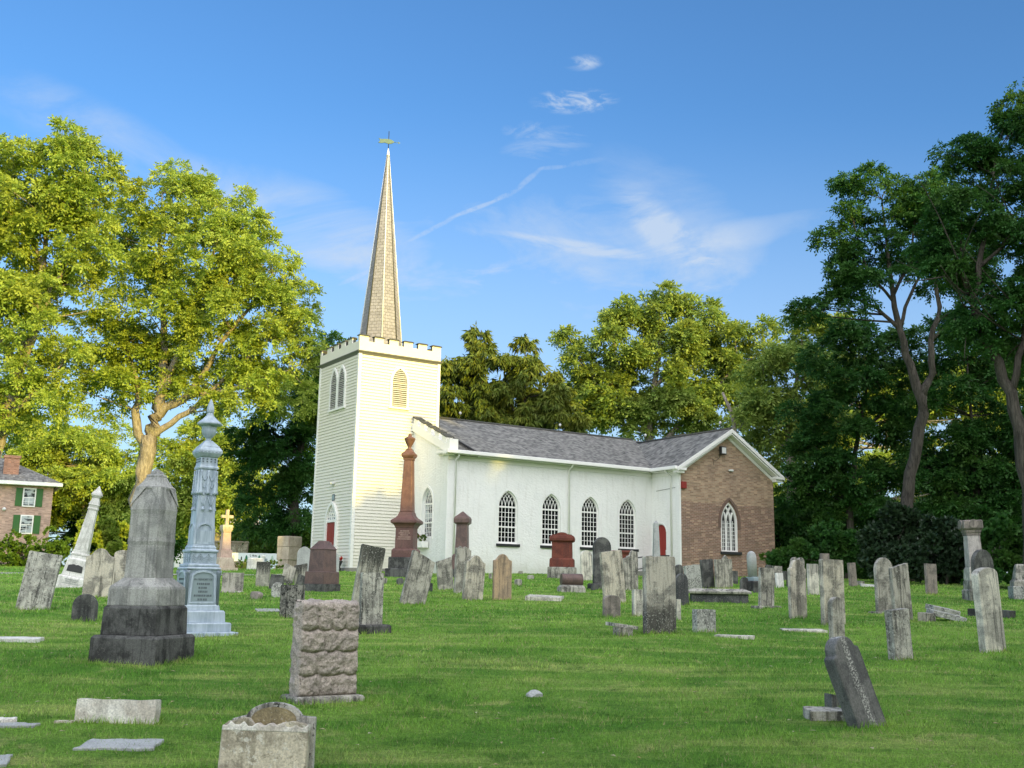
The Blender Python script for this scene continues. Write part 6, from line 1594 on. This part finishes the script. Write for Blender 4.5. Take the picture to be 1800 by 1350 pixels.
MB().box(-.9, 1.6, 0, 4, -1, 55 * 100 / F).build('wall', M['trim'], G); MB().prism([(-1.2, 55 * 100 / F), (1.9, 55 * 100 / F), (.35, 70 * 100 / F)], -.3, 4.3).build('roof', M['hroof'], G)
# red flowers by the tower corner, window box
P = CH.matrix_basis @ Vector((-.35, .42, .02)); FP = empty('flower_pot', P, 0, 'dark urn of red flowers at the corner of the tower', 'flower pot')
MB().lathe([(-.05, .12), (.05, .13), (.12, .09), (.30, .16), (.36, .18), (.38, .15)], 0, 0, 16).build('pot', M['metal'], FP)
M['petal'] = leafmat('red_petals', (.50, .03, .02), (.62, .06, .05), (.55, .10, .08), .25); M['boxleaf'] = leafmat('box_leaves', (.05, .10, .015), (.09, .14, .02), (.10, .14, .02), .25)
q, _ = crown_leaves([((0, 0, .50), (.16, .16, .14))], 51, 5, .09, 5, .4, 0, .12, tufts); quadmesh('flowers', q, M['petal'], FP)
P = CH.matrix_basis @ Vector((2.72, -1.20, 1.0)); FB = empty('window_box', P, R33, 'white window box of geraniums under the west wall window', 'window box')
MB().box(-.30, .0, -.55, .50, 0, .26).build('box', M['trim'], FB, .01)
q, _ = crown_leaves([((-.16, .0, .36), (.15, .52, .15))], 52, 4, .10, 5, .35, 0, .16, tufts); quadmesh('foliage', q, M['boxleaf'], FB)
q, _ = crown_leaves([((-.18, .35, .42), (.10, .16, .12))], 53, 3, .07, 5, .4, 0, .14, tufts); quadmesh('flowers', q, M['petal'], FB)
# gravel path crossing at the left, fallen leaves
k = NT('gravel_path', .9, .2); M['path'] = k.done(k.mix(k.noise(k.coord(rnd=False), 30, 5), (.28, .27, .25), (.40, .385, .35)))
pts = [(-19, 36.4), (-14, 37.2), (-9.4, 38.6), (-6.6, 40.6)]; q = MB(); L_ = []; 
for i, (x, y) in enumerate(pts):
    L_.append((x, y - .45)); L_.append((x, y + .45))
q.add([(x, y, gz(x, y) + .012) for x, y in L_], [(0, 2, 3, 1), (2, 4, 5, 3), (4, 6, 7, 5)]); tag(q.build('path', M['path']), 'pale gravel path crossing the lawn towards the tower', 'path', kind='structure')
r = np.random.default_rng(9); n = 420; y = r.uniform(7, 30, n); x = r.uniform(-.52, .52, n) * y; z = gz_np(x, y) + .03
az = r.uniform(0, 6.28, n); sz = r.uniform(.014, .034, n); V = []
for i in range(n):
    c, s_ = math.cos(az[i]) * sz[i], math.sin(az[i]) * sz[i]
    V += [(x[i] - c, y[i] - s_, z[i]), (x[i] + s_ * .5, y[i] - c * .5, z[i] + .012), (x[i] + c, y[i] + s_, z[i] + .006), (x[i] - s_ * .5, y[i] + c * .5, z[i] + .010)]
M['litter'] = leafmat('fallen_leaves', (.42, .33, .12), (.55, .52, .36), (.30, .20, .07), .2)
o = quadmesh('fallen_leaves', np.array(V), M['litter']); tag(o, 'pale fallen leaves scattered on the lawn', 'fallen leaves', kind='stuff')

# untrimmed grass round the feet of the stones
rng = np.random.default_rng(21); tri = []
for (P, yw, W, t, H) in FEET:
    d_ = depth(P)
    if d_ > 36: continue
    n = int((2 * W + 2 * t) * (260 if d_ < 14 else 130 if d_ < 22 else 70)); hh0 = .055 if d_ < 14 else .065; wd = .0075 if d_ < 14 else .013 if d_ < 22 else .02
    u = rng.uniform(0, 2 * (W + t), n); x = np.where(u < W, u - W / 2, np.where(u < W + t, W / 2, np.where(u < 2 * W + t, u - W - t - W / 2, -W / 2)))
    y = np.where(u < W, -t / 2, np.where(u < W + t, u - W - t / 2, np.where(u < 2 * W + t, t / 2, u - 2 * W - t - t / 2)))
    k_ = 1 + rng.uniform(0, .05, n) / (W * .5); x *= k_; y *= 1 + rng.uniform(.1, .6, n)
    X = P[0] + x * math.cos(yw) - y * math.sin(yw); Y = P[1] + x * math.sin(yw) + y * math.cos(yw)
    b = np.stack([X, Y, gz_np(X, Y) - .005], 1); az = rng.uniform(0, 6.28, n); h_ = hh0 * rng.uniform(.4, 1.7, n)
    s_ = np.stack([np.cos(az), np.sin(az), 0 * az], 1) * wd / 2 * rng.uniform(.7, 1.3, (n, 1))
    tri.append(np.stack([b - s_, b + s_, b + np.stack([rng.normal(0, .35, n) * h_, rng.normal(0, .35, n) * h_, h_], 1)], 1).reshape(-1, 3))
o = quadmesh('long_grass', np.concatenate(tri), M['grass'], nv=3); tag(o, 'longer untrimmed grass round the feet of the gravestones', 'grass', kind='stuff')

# ---------------------------------------------------------------- the trees behind the photographer that shade the yard
e1 = np.array([math.sin(_a + PI / 2) * -1, math.cos(_a + PI / 2) * -1]); s1 = np.array([math.sin(_a), math.cos(_a)])
def shade_leaves(seed, R, n, sz):
    r = np.random.default_rng(seed); d = norm(r.normal(0, 1, (n, 3))); d = d / (np.abs(d) ** 4).sum(1, keepdims=True) ** .25; p = d * r.uniform(.25, 1, (n, 1)) ** .5 * np.array(R)
    cl = np.sin(p * 5.2 + seed * 1.7).sum(1); p = p[cl > -1.55]
    return tufts(p, norm(p + r.normal(0, 1, p.shape)), sz, 3, .32, 0, r)
proto = None
thin = None
def shade_tree(q, s, top, bot, rad, kind=None):
    global proto, thin
    xy = e1 * q + s1 * s
    t = empty('shade_tree', (xy[0], xy[1], slope(xy[1])), q, 'tall leafy tree behind the photographer whose shade falls on the graves', 'tree', 'trees behind the photographer shading the graves')
    if proto is None:
        cm = quadmesh('crown', shade_leaves(5, (1, 1, 1), 9000, .13), M['leafdark'], t)
        tm = MB().tube([(0, 0, -.5), (.1, 0, 4), (0, .1, 9)], [.35, .28, .15], 10).build('trunk', M['barkdark'], t); proto = (cm, tm)
    else:
        cm = proto[0].copy(); link(cm, t)
        if kind:
            bpy.data.objects.remove(cm); r_ = np.random.default_rng(8); d_ = norm(r_.normal(0, 1, (78, 3))) * r_.uniform(.3, 1, (78, 1))
            pp = np.repeat(d_, 60, 0) + r_.normal(0, .085, (78 * 60, 3)); cm = quadmesh('crown', tufts(pp, norm(pp), .10, 3, .32, 0, r_), M['leafdark'], t)
        tm = proto[1].copy(); link(tm, t)
    zc = (top + bot) / 2 - slope(xy[1])
    cm.location = (0, 0, zc); cm.scale = (rad, rad, (top - bot) / 2); cm.rotation_euler = (0, 0, q * 1.7)
    tm.scale = (1, 1, zc / 9)
SH = [(q, 20 + .8 * math.sin(q), 14.6 + .05 * (q + 26), 1, 5.0) for q in range(-30, 17, 5)] + [(17.5, 20, 16.4, 1, 4.0), (23.4, 20, 18.6, 2, 2.8), (31.2, 20, 24.5, 2, 4.0)] + [(q, 20 + .8 * math.sin(q), 26.5 + math.sin(q * 2.3), 2, 5.4) for q in range(35, 80, 6)]
for q, s, top, bot, rd in SH: shade_tree(q, s, top, bot, rd)
shade_tree(26.6, 20, 23.5, 15.5, 3.0, 'thin'); shade_tree(26.2, 21, 16.5, 2, 3.2)
for q in range(-24, 19, 6): shade_tree(q, 27, 11.5, -1, 5)
shade_tree(26, 27, 15.5, -1, 5)
for q in range(34, 70, 7): shade_tree(q, 27, 21, -1, 5.6)
